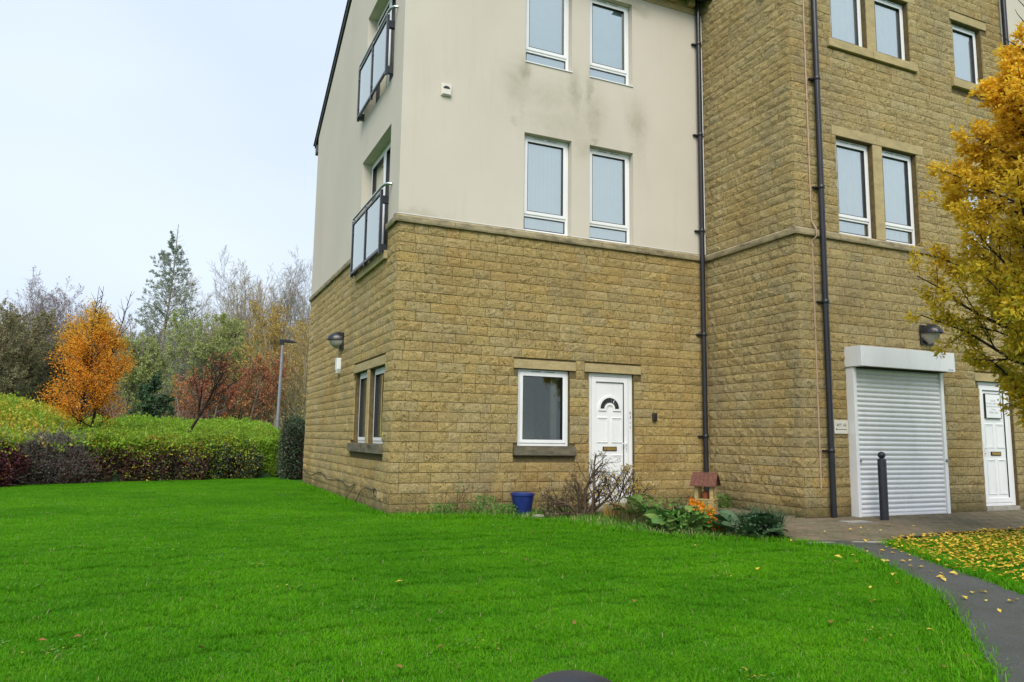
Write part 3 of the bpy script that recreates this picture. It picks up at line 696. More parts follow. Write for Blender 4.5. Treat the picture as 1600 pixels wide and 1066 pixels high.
# string course in lengths
def string(k, u0, u1, first=0):
    u = u0; i = 0
    while u < u1-.05:
        l = min(.95+.25*((i*7) % 3), u1-u); 
        if u1-(u+l) < .3: l = u1-u
        q = MB(); q.prism([(u+.002, .1, ZB), (u+.002, -.05, ZB), (u+.002, -.058, ZB+.03), (u+.002, -.058, ZB+.09), (u+.002, -.012, ZT-.004), (u+.002, .1, ZT-.004)], (l-.004, 0, 0))
        wpart(q, 'string_course', 'string_stone', k, bevel=.004); u += l; i += 1
string('A', -.058, DX-.06); string('B', -7.76, -2.6); string('B', -.56, .0); string('C', 0, 2.182+.0); string('D', DX-.058, 11.2)

# --- windows
def window(k, r, dep=.10, transom=None, vents=True, inner='blind', nose=False, dark=False, fw=.055, sw=.05, french=False):
    u0, u1, z0, z1 = r; e = .004
    u0 += e; u1 -= e; z0 += e; z1 -= e
    q = MB(); q.ring(u0, u1, z0, z1, fw, dep, dep+.065)
    zt_ = z0+transom if transom else None
    if transom: q.box(u0+fw, u1-fw, dep+.001, dep+.064, zt_, zt_+.045)
    if nose: q.box(u0-.01, u1+.01, dep-.10-.03, dep+.001, z0-.012, z0+.006)
    um = (u0+u1)/2
    if french: q.box(um-.03, um+.03, dep+.001, dep+.064, z0+fw, z1-fw)
    win = wpart(q, 'window', 'upvc_white', k, bevel=.004)
    def sub(mb, name, mat, **kw): o = mb.build(name, G[mat], win, **kw); return o
    lights = []
    if french: lights = [(u0+fw, um-.03, z0+fw, z1-fw, 1), (um+.03, u1-fw, z0+fw, z1-fw, 1)]
    else:
        zz = (zt_+.045) if transom else z0+fw
        lights = [(u0+fw, u1-fw, zz, z1-fw, 1)]
        if transom: lights.append((u0+fw, u1-fw, z0+fw, zt_, 0))
    for (a, b_, c_, d, op) in lights:
        w = sw if op else .012
        if op: s = MB(); s.ring(a-.008, b_+.008, c_-.008, d+.008, sw+.008, dep-.014, dep+.03); sub(s, 'sash', 'upvc_white', bevel=.005)
        s = MB(); s.ring(a+w-.001, b_-w+.001, c_+w-.001, d-w+.001, .006, dep-.0165 if op else dep+.012, dep+.035); sub(s, 'seal', 'gasket_black')
        s = MB(); s.poly([(a+w, dep+.02, c_+w), (b_-w, dep+.02, c_+w), (b_-w, dep+.02, d-w), (a+w, dep+.02, d-w)]); sub(s, 'pane', 'pane_glass_dark' if dark else 'pane_glass')
    if vents:
        for a in ((u0+u1)/2-.22, (u0+u1)/2+.03):
            s = MB(); s.box(a, a+.19, dep-.008, dep+.001, z1-.038, z1-.018); s.build('vent', G['upvc_weathered'], win); s = MB(); s.box(a+.006, a+.184, dep-.0095, dep-.008, z1-.033, z1-.026); s.build('vent_slot', G['gasket_black'], win)
    # room behind
    s = MB(); yy = dep+.065; D_ = 1.2
    s.poly([(u0, yy+D_, z0), (u1, yy+D_, z0), (u1, yy+D_, z1), (u0, yy+D_, z1)])
    for (p1, p2) in (((u0, z0), (u0, z1)), ((u1, z0), (u1, z1)), ((u0, z0), (u1, z0)), ((u0, z1), (u1, z1))): s.poly([(p1[0], yy, p1[1]), (p2[0], yy, p2[1]), (p2[0], yy+D_, p2[1]), (p1[0], yy+D_, p1[1])])
    sub(s, 'room', 'interior_wall')
    if inner == 'vertical':
        n = 10; w = (u1-u0-.114)/n
        for i in range(n):
            a = u0+.057+i*w*.978; s = MB(); s.prism([(a, yy-.025, z0+.05), (a+w*1.22, yy-.008, z0+.05), (a+w*1.22, yy-.006, z0+.05), (a, yy-.023, z0+.05)], (0, 0, z1-z0-.1)); s.build('blind_slat', G['fabric_white'], win)
    elif inner == 'roller':
        s = MB(); s.box(u0+.056, u1-.056, yy-.02, yy-.017, z0+.03, z1-.03); sub(s, 'blind', 'fabric_blue')
    elif inner == 'net':
        s = MB(); n = 44; a = u0+.057; wd = u1-u0-.114; pts = []
        for i in range(n+1): pts.append((a+wd*i/n, yy-.015+.010*math.sin(i*1.25)+.008*math.sin(i*.53+u0)))
        for i in range(n): s.poly([(pts[i][0], pts[i][1], z0+.03), (pts[i+1][0], pts[i+1][1], z0+.03), (pts[i+1][0], pts[i+1][1], z1-.03), (pts[i][0], pts[i][1], z1-.03)])
        sub(s, 'curtain', 'fabric_white', smooth=True)
    elif inner == 'side':
        s = MB(); n = 10; wd = .13; a = u1-.24
        for i in range(n): s.poly([(a+wd*i/n, yy+.1+.02*math.sin(i*1.9), z0+.03), (a+wd*(i+1)/n, yy+.1+.02*math.sin((i+1)*1.9), z0+.03), (a+wd*(i+1)/n, yy+.1+.02*math.sin((i+1)*1.9), z1-.03), (a+wd*i/n, yy+.1+.02*math.sin(i*1.9), z1-.03)])
        sub(s, 'curtain', 'interior_cream', smooth=True)
    elif inner == 'half':
        s = MB(); s.box(u0+.03, um, yy+.08, yy+.09, z0+.03, z1-.03); sub(s, 'curtain', 'interior_cream')
        s = MB(); s.box(um+.0, u1-.03, yy+.05, yy+.06, z0+.03, z1-.03); sub(s, 'blind', 'fabric_white')
    return win
window('A', HA[0], .065, None, True, 'side', dark=True)
window('A', HA1[0], .10, .27, True, 'vertical'); window('A', HA1[1], .10, .27, True, 'vertical')
window('A', HA1[2], .10, .24, True, 'roller', nose=True); window('A', HA1[3], .10, .24, True, 'roller', nose=True)
window('B', HB[0], .09, None, False, 'half'); window('B', HB[1], .09, None, False, 'half')
window('B', HB1[0], .17, None, False, 'half', french=True, fw=.06, sw=.07); window('B', HB1[1], .17, None, False, 'half', french=True, fw=.06, sw=.07, nose=True)
for r in HD[2:5]: window('D', r, .10, .27, True, 'net')
for r in HD[5:]: window('D', r, .10, None, True, 'net')

# --- entrance doors
def text_mesh(txt, size, name, mat, parent, loc, rot=(R(90), 0, 0), align='CENTER', ext=.0006):
    cu = bpy.data.curves.new(name, 'FONT'); cu.body = txt; cu.size = size; cu.align_x = align; cu.align_y = 'CENTER'; cu.extrude = ext; cu.resolution_u = 3
    t = bpy.data.objects.new(name+'_tmp', cu); COL.objects.link(t); dg = bpy.context.evaluated_depsgraph_get(); me = bpy.data.meshes.new_from_object(t.evaluated_get(dg)); bpy.data.objects.remove(t)
    me.materials.clear(); me.materials.append(G[mat]); o = bpy.data.objects.new(name, me); COL.objects.link(o); o.parent = parent; o.location = loc; o.rotation_euler = rot; return o
def ring_panel(s, a, b_, c_, d, y): s.ring(a, b_, c_, d, .016, y-.012, y+.002); s.ring(a+.030, b_-.030, c_+.030, d-.030, .010, y-.005, y+.002)
def door(k, r, arch=False, dep=.06):
    u0, u1, z0, z1 = r; u0 += .004; u1 -= .004; z1 -= .004; H = z1-z0
    q = MB(); fl, fr_, ft = .07, .085, .055; q.box(u0, u0+fl, dep, dep+.07, z0, z1); q.box(u1-fr_, u1, dep, dep+.07, z0, z1); q.box(u0+fl, u1-fr_, dep, dep+.07, z1-ft, z1); q.box(u0+fl, u1-fr_, dep-.01, dep+.07, z0, z0+.05)
    dr = wpart(q, 'entrance_door', 'upvc_white', k, bevel=.004)
    a, b_, c_, d = u0+fl, u1-fr_, z0+.055, z1-ft
    s = MB(); s.ring(a+.003, b_-.003, c_, d-.003, .085, dep-.012, dep+.04); s.build('door_leaf', G['upvc_white'], dr, bevel=.005)
    s = MB(); s.box(a+.08, b_-.08, dep+.006, dep+.03, c_+.08, d-.08); s.build('door_panel', G['upvc_white'], dr)
    s = MB(); s.box(a+.088, b_-.088, dep-.0125, dep+.01, d-.094, d-.086); s.box(b_-.094, b_-.086, dep-.0125, dep+.01, c_+.09, d-.094); s.build('seal', G['gasket_black'], dr)
    s = MB(); s.box(b_+.0, b_+.004, dep-.002, dep+.02, c_, d); s.box(a, b_, dep-.002, dep+.02, d, d+.004); s.build('frame_gap', G['gasket_black'], dr)
    yp = dep+.006; A0, B0 = a+.11, b_-.115; mid = (A0+B0)/2
    s = MB()
    ztop = 1.42+z0-.1; zb = z0+.98
    for (p, q_) in ((A0, mid-.035), (mid+.035, B0)):
        ring_panel(s, p, q_, z0+1.0, z0+1.42, yp); ring_panel(s, p, q_, z0+.2, z0+.80, yp)
    s.build('moulding', G['upvc_white'], dr, bevel=.003)
    s = MB(); s.box(mid-.135, mid+.135, yp-.014, yp, z0+.865, z0+.935); s.build('letterbox', G['gasket_black'], dr, bevel=.003)
    s = MB(); s.box(mid-.115, mid+.115, yp-.02, yp-.013, z0+.875, z0+.925); s.build('letter_flap', G['brass'], dr, bevel=.003)
    if arch:
        zc = z0+1.56; ro, ri = .185, .075; n = 20
        def band(r0, r1, y0, y1, name, mat, t0=0, t1=math.pi):
            s = MB()
            for i in range(n):
                p, q_ = t0+(t1-t0)*i/n, t0+(t1-t0)*(i+1)/n
                s.prism([(mid+r0*math.cos(p), y1, zc+r0*math.sin(p)), (mid+r1*math.cos(p), y1, zc+r1*math.sin(p)), (mid+r1*math.cos(q_), y1, zc+r1*math.sin(q_)), (mid+r0*math.cos(q_), y1, zc+r0*math.sin(q_))], (0, y0-y1, 0))
            return s.build(name, G[mat], dr)
        band(ri+.022, ro, yp-.004, yp, 'fanlight', 'pane_glass_dark' if False else 'gasket_black')
        band(ro, ro+.034, yp-.018, yp, 'arch_moulding', 'upvc_white'); band(ri-.012, ri+.026, yp-.018, yp, 'arch_moulding', 'upvc_white')
        s = MB(); s.box(mid-ro-.034, mid-ri+.01, yp-.018, yp, zc-.034, zc+.0); s.box(mid+ri-.01, mid+ro+.034, yp-.018, yp, zc-.034, zc+.0); s.build('arch_moulding', G['upvc_white'], dr, bevel=.003)
        s = MB()
        for t in (.35, .62, .9, 1.2, 1.57, 1.94, 2.24, 2.52, 2.8):
            s.tube([(mid+(ri+.03)*math.cos(t), yp-.0055, zc+(ri+.03)*math.sin(t)), (mid+(ro-.01)*math.cos(t+.12), yp-.0055, zc+(ro-.01)*math.sin(t+.12))], .0022, 5)
        s.build('leading', G['steel_rail'], dr)
    hx = b_-.045 if arch else a+.045; sg = -1 if arch else 1
    s = MB(); s.box(hx-.014, hx+.014, dep-.022, dep-.012, z0+.86, z0+1.08); s.build('handle_plate', G['upvc_white'], dr, bevel=.004)
    s = MB(); s.tube([(hx, dep-.02, z0+.99), (hx, dep-.06, z0+.99), (hx+sg*.11, dep-.062, z0+.985)], .009, 8); s.build('handle', G['upvc_white'], dr, smooth=True)
    s = MB(); s.box(hx-.005, hx+.005, dep-.024, dep-.021, z0+.885, z0+.91); s.build('keyhole', G['gasket_black'], dr)
    s = MB(); s.box(u0-.0, u1+.0, -.015, .12, z0-.09, z0-.002); s.build('doorstep', G['concrete'], dr, bevel=.006)
    return dr, (a, b_, c_, d)
drA, _a = door('A', HA[1], True)
for i, (ch, mt) in enumerate((('6', 'ink'), ('3', 'ink'), ('8', 'ink_faded'), ('8', 'ink_faded'))):
    text_mesh(ch, .075 if i < 2 else .06, 'door_number', mt, drA, (4.157, .0585, 1.575-i*.078-(.012 if i > 1 else 0)))
drD, _d = door('D', HD[1], False)
# framed notice on the right-hand door
nz0 = MB(); nz0.ring(10.08, 10.50, 1.585, 2.02, .010, .030, .066); nz0.build('notice_frame', G['gasket_black'], drD)
nz0 = MB(); nz0.box(10.088, 10.50, .034, .066, 1.593, 2.02); nz0.build('notice_board', G['upvc_white'], drD)
for i, t in enumerate(('PLEASE', 'DO NOT OBSTRUCT', 'THIS DOORWAY KEEP', 'IT ALL', 'TIMES CLEAR')):
    text_mesh(t, .042, 'notice_text', 'ink_faded', drD, (10.294, .0332, 1.895-i*.052))

# --- roller shutter on wall D
GD = .15
q = MB(); q.box(6.70, 6.765, -GD, .02, 0.0, 2.30); q.box(8.70, 8.77, -GD, .02, 0.0, 2.30); q.box(6.70, 8.77, -.02, .02, 2.28, 2.32)
rs = wpart(q, 'roller_shutter', 'upvc_weathered', 'D', bevel=.004)
q = MB(); q.box(6.68, 8.83, -.33, .0, 2.305, 2.62); q.build('shutter_box', G['alu_shutter'], rs, bevel=.006)
q = MB(); q.box(6.79, 8.69, -.29, -.02, 2.298, 2.3045); q.build('box_underside', G['joint_sand'], rs)
ns = 30; sl = MB(); y0 = -.105; p = 2.26/ns
prof = [(0, y0+.004), (.12, y0-.002), (.3, y0-.012), (.5, y0-.0155), (.7, y0-.012), (.88, y0-.002), (.93, y0+.008), (1, y0+.008)]
me = None
for i in range(ns):
    z = .03+i*p
    if me is None:
        s = MB(); pts = prof
        for j in range(len(pts)-1): s.poly([(6.765, pts[j][1], pts[j][0]*p), (8.70, pts[j][1], pts[j][0]*p), (8.70, pts[j+1][1], pts[j+1][0]*p), (6.765, pts[j+1][1], pts[j+1][0]*p)])
        s.poly([(6.765, y0+.02, 0), (8.70, y0+.02, 0), (8.70, y0+.02, p), (6.765, y0+.02, p)])
        o = s.build('slat', G['alu_shutter'], rs); me = o.data
    else: o = bpy.data.objects.new('slat', me); COL.objects.link(o); o.parent = rs
    o.location = (0, 0, z)
q = MB(); q.box(6.765, 8.70, y0-.018, y0+.02, .004, .038); q.build('bottom_rail', G['upvc_weathered'], rs, bevel=.004)
for u in (6.80, 8.735):
    q = MB(); q.lathe([(.028, 0), (.028, .012), (.018, .03), (.0, .032)], n=14, cap=False); o = q.build('lock', G['galvanised'], rs, smooth=True); o.location = (u, -GD if u > 8 else -.12, .86); o.rotation_euler = (R(90), 0, 0)
text_mesh('SHUTTERS', .024, 'box_lettering', 'ink', rs, (8.72, -.3312, 2.335))

# --- drainpipes, conduit, edge bead
def pipe(k, u, z0, z1, yo, r, clips, label=None, shoe=False):
    q = MB(); pts = [(u, -yo, z1), (u, -yo, z0)]
    if shoe: pts += [(u, -yo-.03, z0-.06), (u, -yo-.10, z0-.12)]
    q.tube(pts, r, 16); o = wpart(q, 'drainpipe', 'black_plastic', k, smooth=True)
    for z in clips:
        s = MB(); s.lathe([(r+.006, -.03), (r+.010, -.025), (r+.010, .02), (r+.005, .028)], u, -yo, 16); s.box(u-.11, u+.11, -yo+r-.01, -.008, z-.012-z, .012) ; c = s.build('pipe_clip', G['black_plastic'], o, smooth=True); c.location = (0, 0, z)
    return o
pipe('A', 5.615, .10, 9.5, .095, .045, (8.5, 6.72, 4.9, 3.0, 1.2), shoe=False)
q = MB(); q.prism([(5.42, -.20, 9.55), (5.76, -.20, 9.55), (5.70, -.20, 9.38), (5.53, -.20, 9.38)], (0, .18, 0)); wpart(q, 'hopper', 'black_plastic', 'A')
pipe('D', 6.235, .02, 10.6, .095, .047, (8.9, 6.97, 5.15, 3.3, 1.0))
pipe('D', 11.2, .02, 10.6, .095, .047, (8.6, 6.2, 3.0))
q = MB(); cx = 6.075; q.tube([(cx, -.022, 10.5), (cx, -.022, 4.6), (cx+.03, -.085, 4.47), (cx+.03, -.085, 4.34), (cx, -.022, 4.26), (cx, -.022, .42)], .0125, 8); cd = wpart(q, 'conduit', 'conduit_pink', 'D', smooth=True)
for z in (8.6, 7.6, 6.6, 5.7, 4.9, 4.2, 2.9, 1.9, 1.0):
    s = MB(); s.box(cx-.022, cx+.022, -.038, -.006, z-.012, z+.012); s.build('clip', G['conduit_pink'], cd)
q = MB(); q.box(DX-.045, DX-.021, -.03, .02, ZT, 9.2); wpart(q, 'edge_bead', 'upvc_white', 'A')
for a_, b_ in ((-.016, 2.08), (2.965, 3.32), (4.2, DX-.06)): q = MB(); q.box(a_, b_, -.016, .0, ZT, ZT+.008); wpart(q, 'stop_bead', 'upvc_white', 'A')
q = MB(); q.box(6.32, 6.345, -.05, -.01, 5.25, 5.42); wpart(q, 'pipe_marker', 'upvc_white', 'D')

# --- juliet balconies on wall B
def balcony(zb, label):
    bl = empty('balcony_railing', (0, 0, zb)); w = WALLS['B']; bl.rotation_euler[2] = R(w['rot']); tag(bl, label, 'balcony railing', 'glazed balcony railings on the left wall')
    ys = -.125; ua, um, ub = -2.62, -1.60, -.60; H = 1.03
    for u in (ua, um, ub): s = MB(); s.box(u-.022, u+.022, ys-.022, ys+.022, -.06, H-.05); s.build('post', G['black_metal'], bl, bevel=.003)
    s = MB(); s.tube([(ua-.02, ys, H), (ub+.05, ys, H), (ub+.13, ys+.012, H+.002), (ub+.185, ys+.05, H+.004), (ub+.20, -.02, H+.004)], .024, 12); s.tube([(ua-.02, ys, H), (ua-.03, ys+.03, H), (ua-.03, -.01, H)], .024, 12); s.build('handrail', G['steel_rail'], bl, smooth=True)
    s = MB(); s.box(ua+.022, ub-.022, ys-.02, ys+.02, H-.12, H-.08); s.build('top_rail', G['black_metal'], bl, bevel=.003)
    s = MB(); s.box(ua+.022, ub-.022, ys-.02, ys+.02, -.01, .03); s.build('bottom_rail', G['black_metal'], bl, bevel=.003)
    for (p, q_) in ((ua, um), (um, ub)):
        s = MB(); s.box(p+.05, q_-.05, ys-.004, ys+.004, .05, H-.14); s.build('glass_panel', G['rail_glass'], bl)
        for u in (p+.035, q_-.035):
            for z in (.18, H-.28): s = MB(); s.box(u-.02, u+.02, ys-.014, ys+.014, z-.02, z+.02); s.build('glass_clamp', G['black_metal'], bl, bevel=.003)
    for u in (ua, ub):
        for z in (.04, H-.2): s = MB(); s.box(u-.06, u+.012, ys+.022, .0, z-.06, z+.06); s.build('bracket', G['black_metal'], bl, bevel=.003)
    for u in (ua, um, ub): s = MB(); s.tube([(u, ys, H-.06), (u, ys, H-.01)], .008, 6); s.build('rail_stem', G['steel_rail'], bl)
    return bl
balcony(4.03, 'glass and dark metal balcony railing across the first floor french window, lower of the two')
balcony(7.0, 'glass and dark metal balcony railing across the second floor french window, upper of the two')

# --- fittings on the walls
def bulkhead(k, u, z, label):
    Mx = wmat(k) @ Vector((u, -.012, z)); o = empty('wall_lamp', Mx, R(WALLS[k]['rot'])); tag(o, label, 'wall lamp', 'dark hooded bulkhead lamps')
    s = MB(); s.box(-.15, .15, -.035, 0, -.17, .17); s.build('back_plate', G['black_plastic'], o, bevel=.012)
    def shell(sgn, ry, rz, z0, name, mat, rx=.165):
        s = MB(); n, m = 14, 7
        for j in range(m+1):
            th = (math.pi/2)*j/m
            for i in range(n+1):
                ph = math.pi*i/n; s.v.append((rx*math.cos(ph)*(math.cos(th)**.5), -.03-ry*math.sin(ph)*math.cos(th), z0+sgn*rz*math.sin(th)*(math.sin(ph)*.35+.65)))
        for j in range(m):
            for i in range(n): a = j*(n+1)+i; s.f.append((a, a+1, a+n+2, a+n+1))
        return s.build(name, G[mat], o, smooth=True)
    shell(1, .27, .17, .02, 'hood', 'black_plastic', .17); shell(-1, .22, .17, .018, 'diffuser', 'lamp_lens', .15); return o
bulkhead('D', 8.58, 2.94, 'dark hooded wall lamp above the roller shutter on the right')
bulkhead('B', -3.74, 2.93, 'dark hooded wall lamp high on the left side wall, near its far end')
P_ = wmat('B') @ Vector((-3.84, -.012, 2.46)); o = empty('alarm_box', P_, R(-90)); tag(o, 'white intruder alarm box on the left stone wall below the lamp', 'alarm box')
s = MB(); s.prism([(-.10, 0, .15), (.10, 0, .15), (.10, 0, -.06), (.05, 0, -.15), (-.05, 0, -.15), (-.10, 0, -.06)], (0, -.085, 0)); s.build('cover', G['upvc_white'], o, bevel=.012)
s = MB(); s.box(-.03, .03, -.09, -.08, -.125, -.07); s.build('strobe', G['lamp_lens'], o, bevel=.004)
o = empty('key_safe', (4.585, -.02, 1.515)); tag(o, 'small dark key safe on the stone wall right of the white door', 'key safe')
s = MB(); s.box(-.042, .042, -.045, .0, -.07, .07); s.build('body', G['dark_plastic'], o, bevel=.012); s = MB(); s.box(-.03, .03, -.05, -.044, -.055, .03); s.build('cover', G['black_plastic'], o, bevel=.006)
o = empty('vent_cowl', (.695, -.012, 6.58)); tag(o, 'cream square vent cowl high on the rendered front wall', 'vent')
s = MB(); s.box(-.085, .085, -.035, .0, -.10, .10); s.build('plate', G['sign_cream'], o, bevel=.008)
s = MB(); n = 12
s.v = []; 
s.prism([(.055*math.cos(math.pi*i/n), -.036, .015+.045*math.sin(math.pi*i/n)) for i in range(n+1)], (0, -.004, 0)); s.build('opening', G['gasket_black'], o)
s = MB(); s.box(-.07, .07, -.055, -.034, -.085, .0); s.build('hood', G['sign_cream'], o, bevel=.006)
o = empty('arrow_sign', (6.535, DY-.022, 1.368)); tag(o, 'small cream sign with an arrow pointing left, between drainpipe and shutter', 'sign')
s = MB(); s.box(-.145, .145, -.008, 0, -.105, .105); s.build('plate', G['sign_cream'], o, bevel=.002)
text_mesh('APT  63', .062, 'lettering', 'ink', o, (0, -.0092, .025))
s = MB(); s.box(-.10, .115, -.0098, -.0082, -.042, -.034); s.prism([(-.125, -.0082, -.038), (-.095, -.0082, -.022), (-.095, -.0082, -.054)], (0, -.0016, 0)); s.build('arrow', G['ink'], o)
# loose black cable on wall B
P = [(-.02, 7.75, .33), (-.02, 6.6, .24), (-.025, 5.4, .36), (-.02, 4.6, .26), (-.02, 3.4, .30), (-.03, 2.6, .24), (-.02, 2.2, .30), (-.05, 2.05, .28), (-.05, 2.4, .14), (-.08, 2.6, -.0)]
P2 = [(-.05, 2.0, -.02), (-.05, 1.8, .1), (-.04, 1.55, .25), (-.03, 1.3, .3), (-.02, 1.0, .29), (-.02, .8, .32), (-.02, .68, .29), (-.02, .66, .23), (-.02, .75, .21), (-.02, .84, .25), (-.02, .8, .3)]
def smooth_pts(P, n=6):
    P = [Vector(p) for p in P]; out_ = []
    for i in range(len(P)-1):
        p0, p1, p2, p3 = P[max(i-1, 0)], P[i], P[i+1], P[min(i+2, len(P)-1)]
        for k in range(n):
            t = k/n; out_.append(.5*((2*p1)+(-p0+p2)*t+(2*p0-5*p1+4*p2-p3)*t*t+(-p0+3*p1-3*p2+p3)*t**3))
    return out_+[P[-1]]
s = MB(); s.tube(smooth_pts(P), .006, 6); s.tube(smooth_pts(P2), .006, 6); o = s.build('loose_cable', G['cable_black']); tag(o, 'loose black cable hanging low along the left stone wall', 'cable')

# ------------------------------------------------------------------ bollards
def ball_bollard(loc):
    o = empty('bollard', loc); tag(o, 'black metal bollard with a ball finial in front of the roller shutter', 'bollard')
    s = MB(); s.lathe([(.062, 0), (.062, .88), (.058, .90), (.03, .905), (.028, .915)], n=24); s.build('post', G['bollard_paint'], o, smooth=True)
    s = MB(); s.lathe([(.0, .908)]+[(.056*math.cos(t), .958+.052*math.sin(t)) for t in np.linspace(-1.2, 1.5, 12)]+[(0, 1.01)], n=20, cap=False); s.build('ball', G['bollard_paint'], o, smooth=True); return o
ball_bollard((6.84, -2.66, float(gz(0, -2.66))+.01))
FB = (-2.335, -9.70); zt = .764; z0 = float(gz(0, FB[1]))
o = empty('bollard', (FB[0], FB[1], z0)); tag(o, 'dark domed bollard top in the immediate foreground, cut off by the photo edge', 'bollard')
h = zt-z0; s = MB(); s.lathe([(.082, 0), (.082, h-.075), (.078, h-.07)], n=40); s.build('post', G['bollard_paint'], o, smooth=True)
s = MB(); s.lathe([(.090, h-.072), (.092, h-.060)]+[(.092*math.cos(t), h-.055+.055*math.sin(t)) for t in np.linspace(.05, 1.5, 14)]+[(0, h)], n=48, cap=False); s.build('cap', G['bollard_paint'], o, smooth=True)

# ------------------------------------------------------------------ planter house and blue pot
o = empty('planter_house', (5.14, -.66, .012), R(-52)); o.scale = (.84, .84, .9); tag(o, 'little yellow stone wishing well planter with brown tiled roof in the corner by the drainpipe', 'planter')
for i in range(3):                                   # coursed base blocks
    for j in range(3):
        for (ax, sg) in (('x', -1), ('x', 1), ('y', -1), ('y', 1)):
            s = MB(); a = -.195+j*.13+(.0 if i % 2 else .0); z = .002+i*.055
            if ax == 'x': s.box(a+.003, a+.127, sg*.15-.028, sg*.15+.028, z, z+.051)
            else: 
                if j == 2: continue
                s.box(sg*.165-.028, sg*.165+.028, -.12+j*.12+.003, -.12+j*.12+.117, z, z+.051)
            s.build('block', G['planter_stone'], o, bevel=.006)
s = MB(); s.box(-.205, .205, -.185, .185, .166, .19); s.build('ledge', G['planter_stone'], o, bevel=.006)
for x in (-.145, .145):
    for y in (-.13, .13): s = MB(); s.box(x-.035, x+.035, y-.035, y+.035, .19, .44); s.build('pillar', G['planter_stone'], o, bevel=.006)
s = MB(); s.prism([(-.20, -.20, .44), (-.20, 0, .63), (-.20, .20, .44)], (.40, 0, 0)); s.build('roof_core', G['planter_tile'], o)
for sg in (-1, 1):
    for r_ in range(4):
        for c_ in range(6):
            s = MB(); t0 = r_/4; y0, z0_ = sg*(.25-.25*t0), .415+.23*t0; y1, z1_ = sg*(.25-.25*(t0+.27)), .415+.23*(t0+.27)
            x = -.25+c_*.083; s.prism([(x+.002, y0, z0_+.004), (x+.081, y0, z0_+.004), (x+.081, y1, z1_+.0), (x+.002, y1, z1_+.0)], (0, 0, .014)); s.build('roof_tile', G['planter_tile'], o)
s = MB(); s.lathe([(.06, .19), (.085, .27), (.09, .275), (.09, .29), (.075, .29)], n=18); s.build('flowerpot', G['terracotta'], o, smooth=True)
s = MB(); s.lathe([(.0, .33), (.05, .32), (.07, .29)], n=10, cap=False); s.build('flower_clump', G['leaf_rust'], o)
o = empty('plant_pot', (1.885, -.52, .0)); tag(o, 'blue glazed plant pot standing against the front wall under the window', 'plant pot')
s = MB(); s.lathe([(.115, .0), (.125, .02), (.172, .285), (.186, .29), (.186, .32), (.168, .32), (.160, .27)], n=32); s.build('pot', G['blue_glaze'], o, smooth=True)
s = MB(); s.lathe([(.0, .29), (.16, .285)], n=24, cap=False); s.build('soil', G['soil'], o)

# ------------------------------------------------------------------ flower bed
bed = [(-.02, -.35), (.6, -.55), (1.4, -.85), (1.95, -1.4), (2.15, -2.3), (2.6, -2.95), (3.2, -3.45), (3.9, -3.72), (4.2, -3.3), (4.0, -2.3), (3.4, -1.6), (3.05, -.9), (2.95, -.03), (-.02, -.03)]
s = MB(); c0 = (2.6, -1.2)
s.poly([(x, y, float(gz(x, y))+.006) for x, y in [(-.02, -.35), (.6, -.55), (1.4, -.85), (1.95, -1.4), (1.95, -.03), (-.02, -.03)]]); s.poly([(x, y, float(gz(x, y))+.006) for x, y in [(1.95, -1.4), (2.15, -2.3), (3.4, -1.6), (3.05, -.9), (2.95, -.03), (1.95, -.03)]][::1])
s.poly([(x, y, float(gz(x, y))+.006) for x, y in [(2.15, -2.3), (2.6, -2.95), (3.2, -3.45), (3.9, -3.72), (4.2, -3.3), (4.0, -2.3), (3.4, -1.6)]])
o = s.build('flower_bed', G['soil']); o['kind'] = 'structure'

def blades(rng, pos, h, w, lean=.5, seg=2):
    n = len(pos); az = rng.random(n)*2*np.pi; L_ = lean*(.2+rng.random(n)); hh = h*(.5+.8*rng.random(n)); d = np.stack([np.cos(az), np.sin(az), 0*az], 1); sd = np.stack([-np.sin(az), np.cos(az), 0*az], 1)
    w = w*(.7+.6*rng.random(n)); up = np.array([0, 0, 1.])
    p0 = pos; p1 = pos+up*(hh*.55)[:, None]+d*(hh*L_*.3)[:, None]; p2 = pos+up*(hh*(1-.25*L_))[:, None]+d*(hh*L_)[:, None]
    V = np.stack([p0-sd*w[:, None]*.5, p0+sd*w[:, None]*.5, p1-sd*w[:, None]*.4, p1+sd*w[:, None]*.4, p2], 1).reshape(-1, 3)
    i = np.arange(n)[:, None]*5; Fc = np.concatenate([i+np.array([[0, 1, 3]]), i+np.array([[0, 3, 2]]), i+np.array([[2, 3, 4]])], 1).reshape(-1, 3); return V, Fc
def tuft(name, loc, h, n, rad, mat, label, cat='plant', group=None, seed=0, w=.008, lean=.7):
    rng = np.random.default_rng(seed); o = plant_obj(name, loc, label, cat, group); r = rad*np.sqrt(rng.random(n)); a = rng.random(n)*6.283
    addmesh('leaves', (lambda VF: VF)(blades(rng, np.array(loc)+np.stack([r*np.cos(a), r*np.sin(a), 0*r], 1), h, w, lean)), mat, o); return o

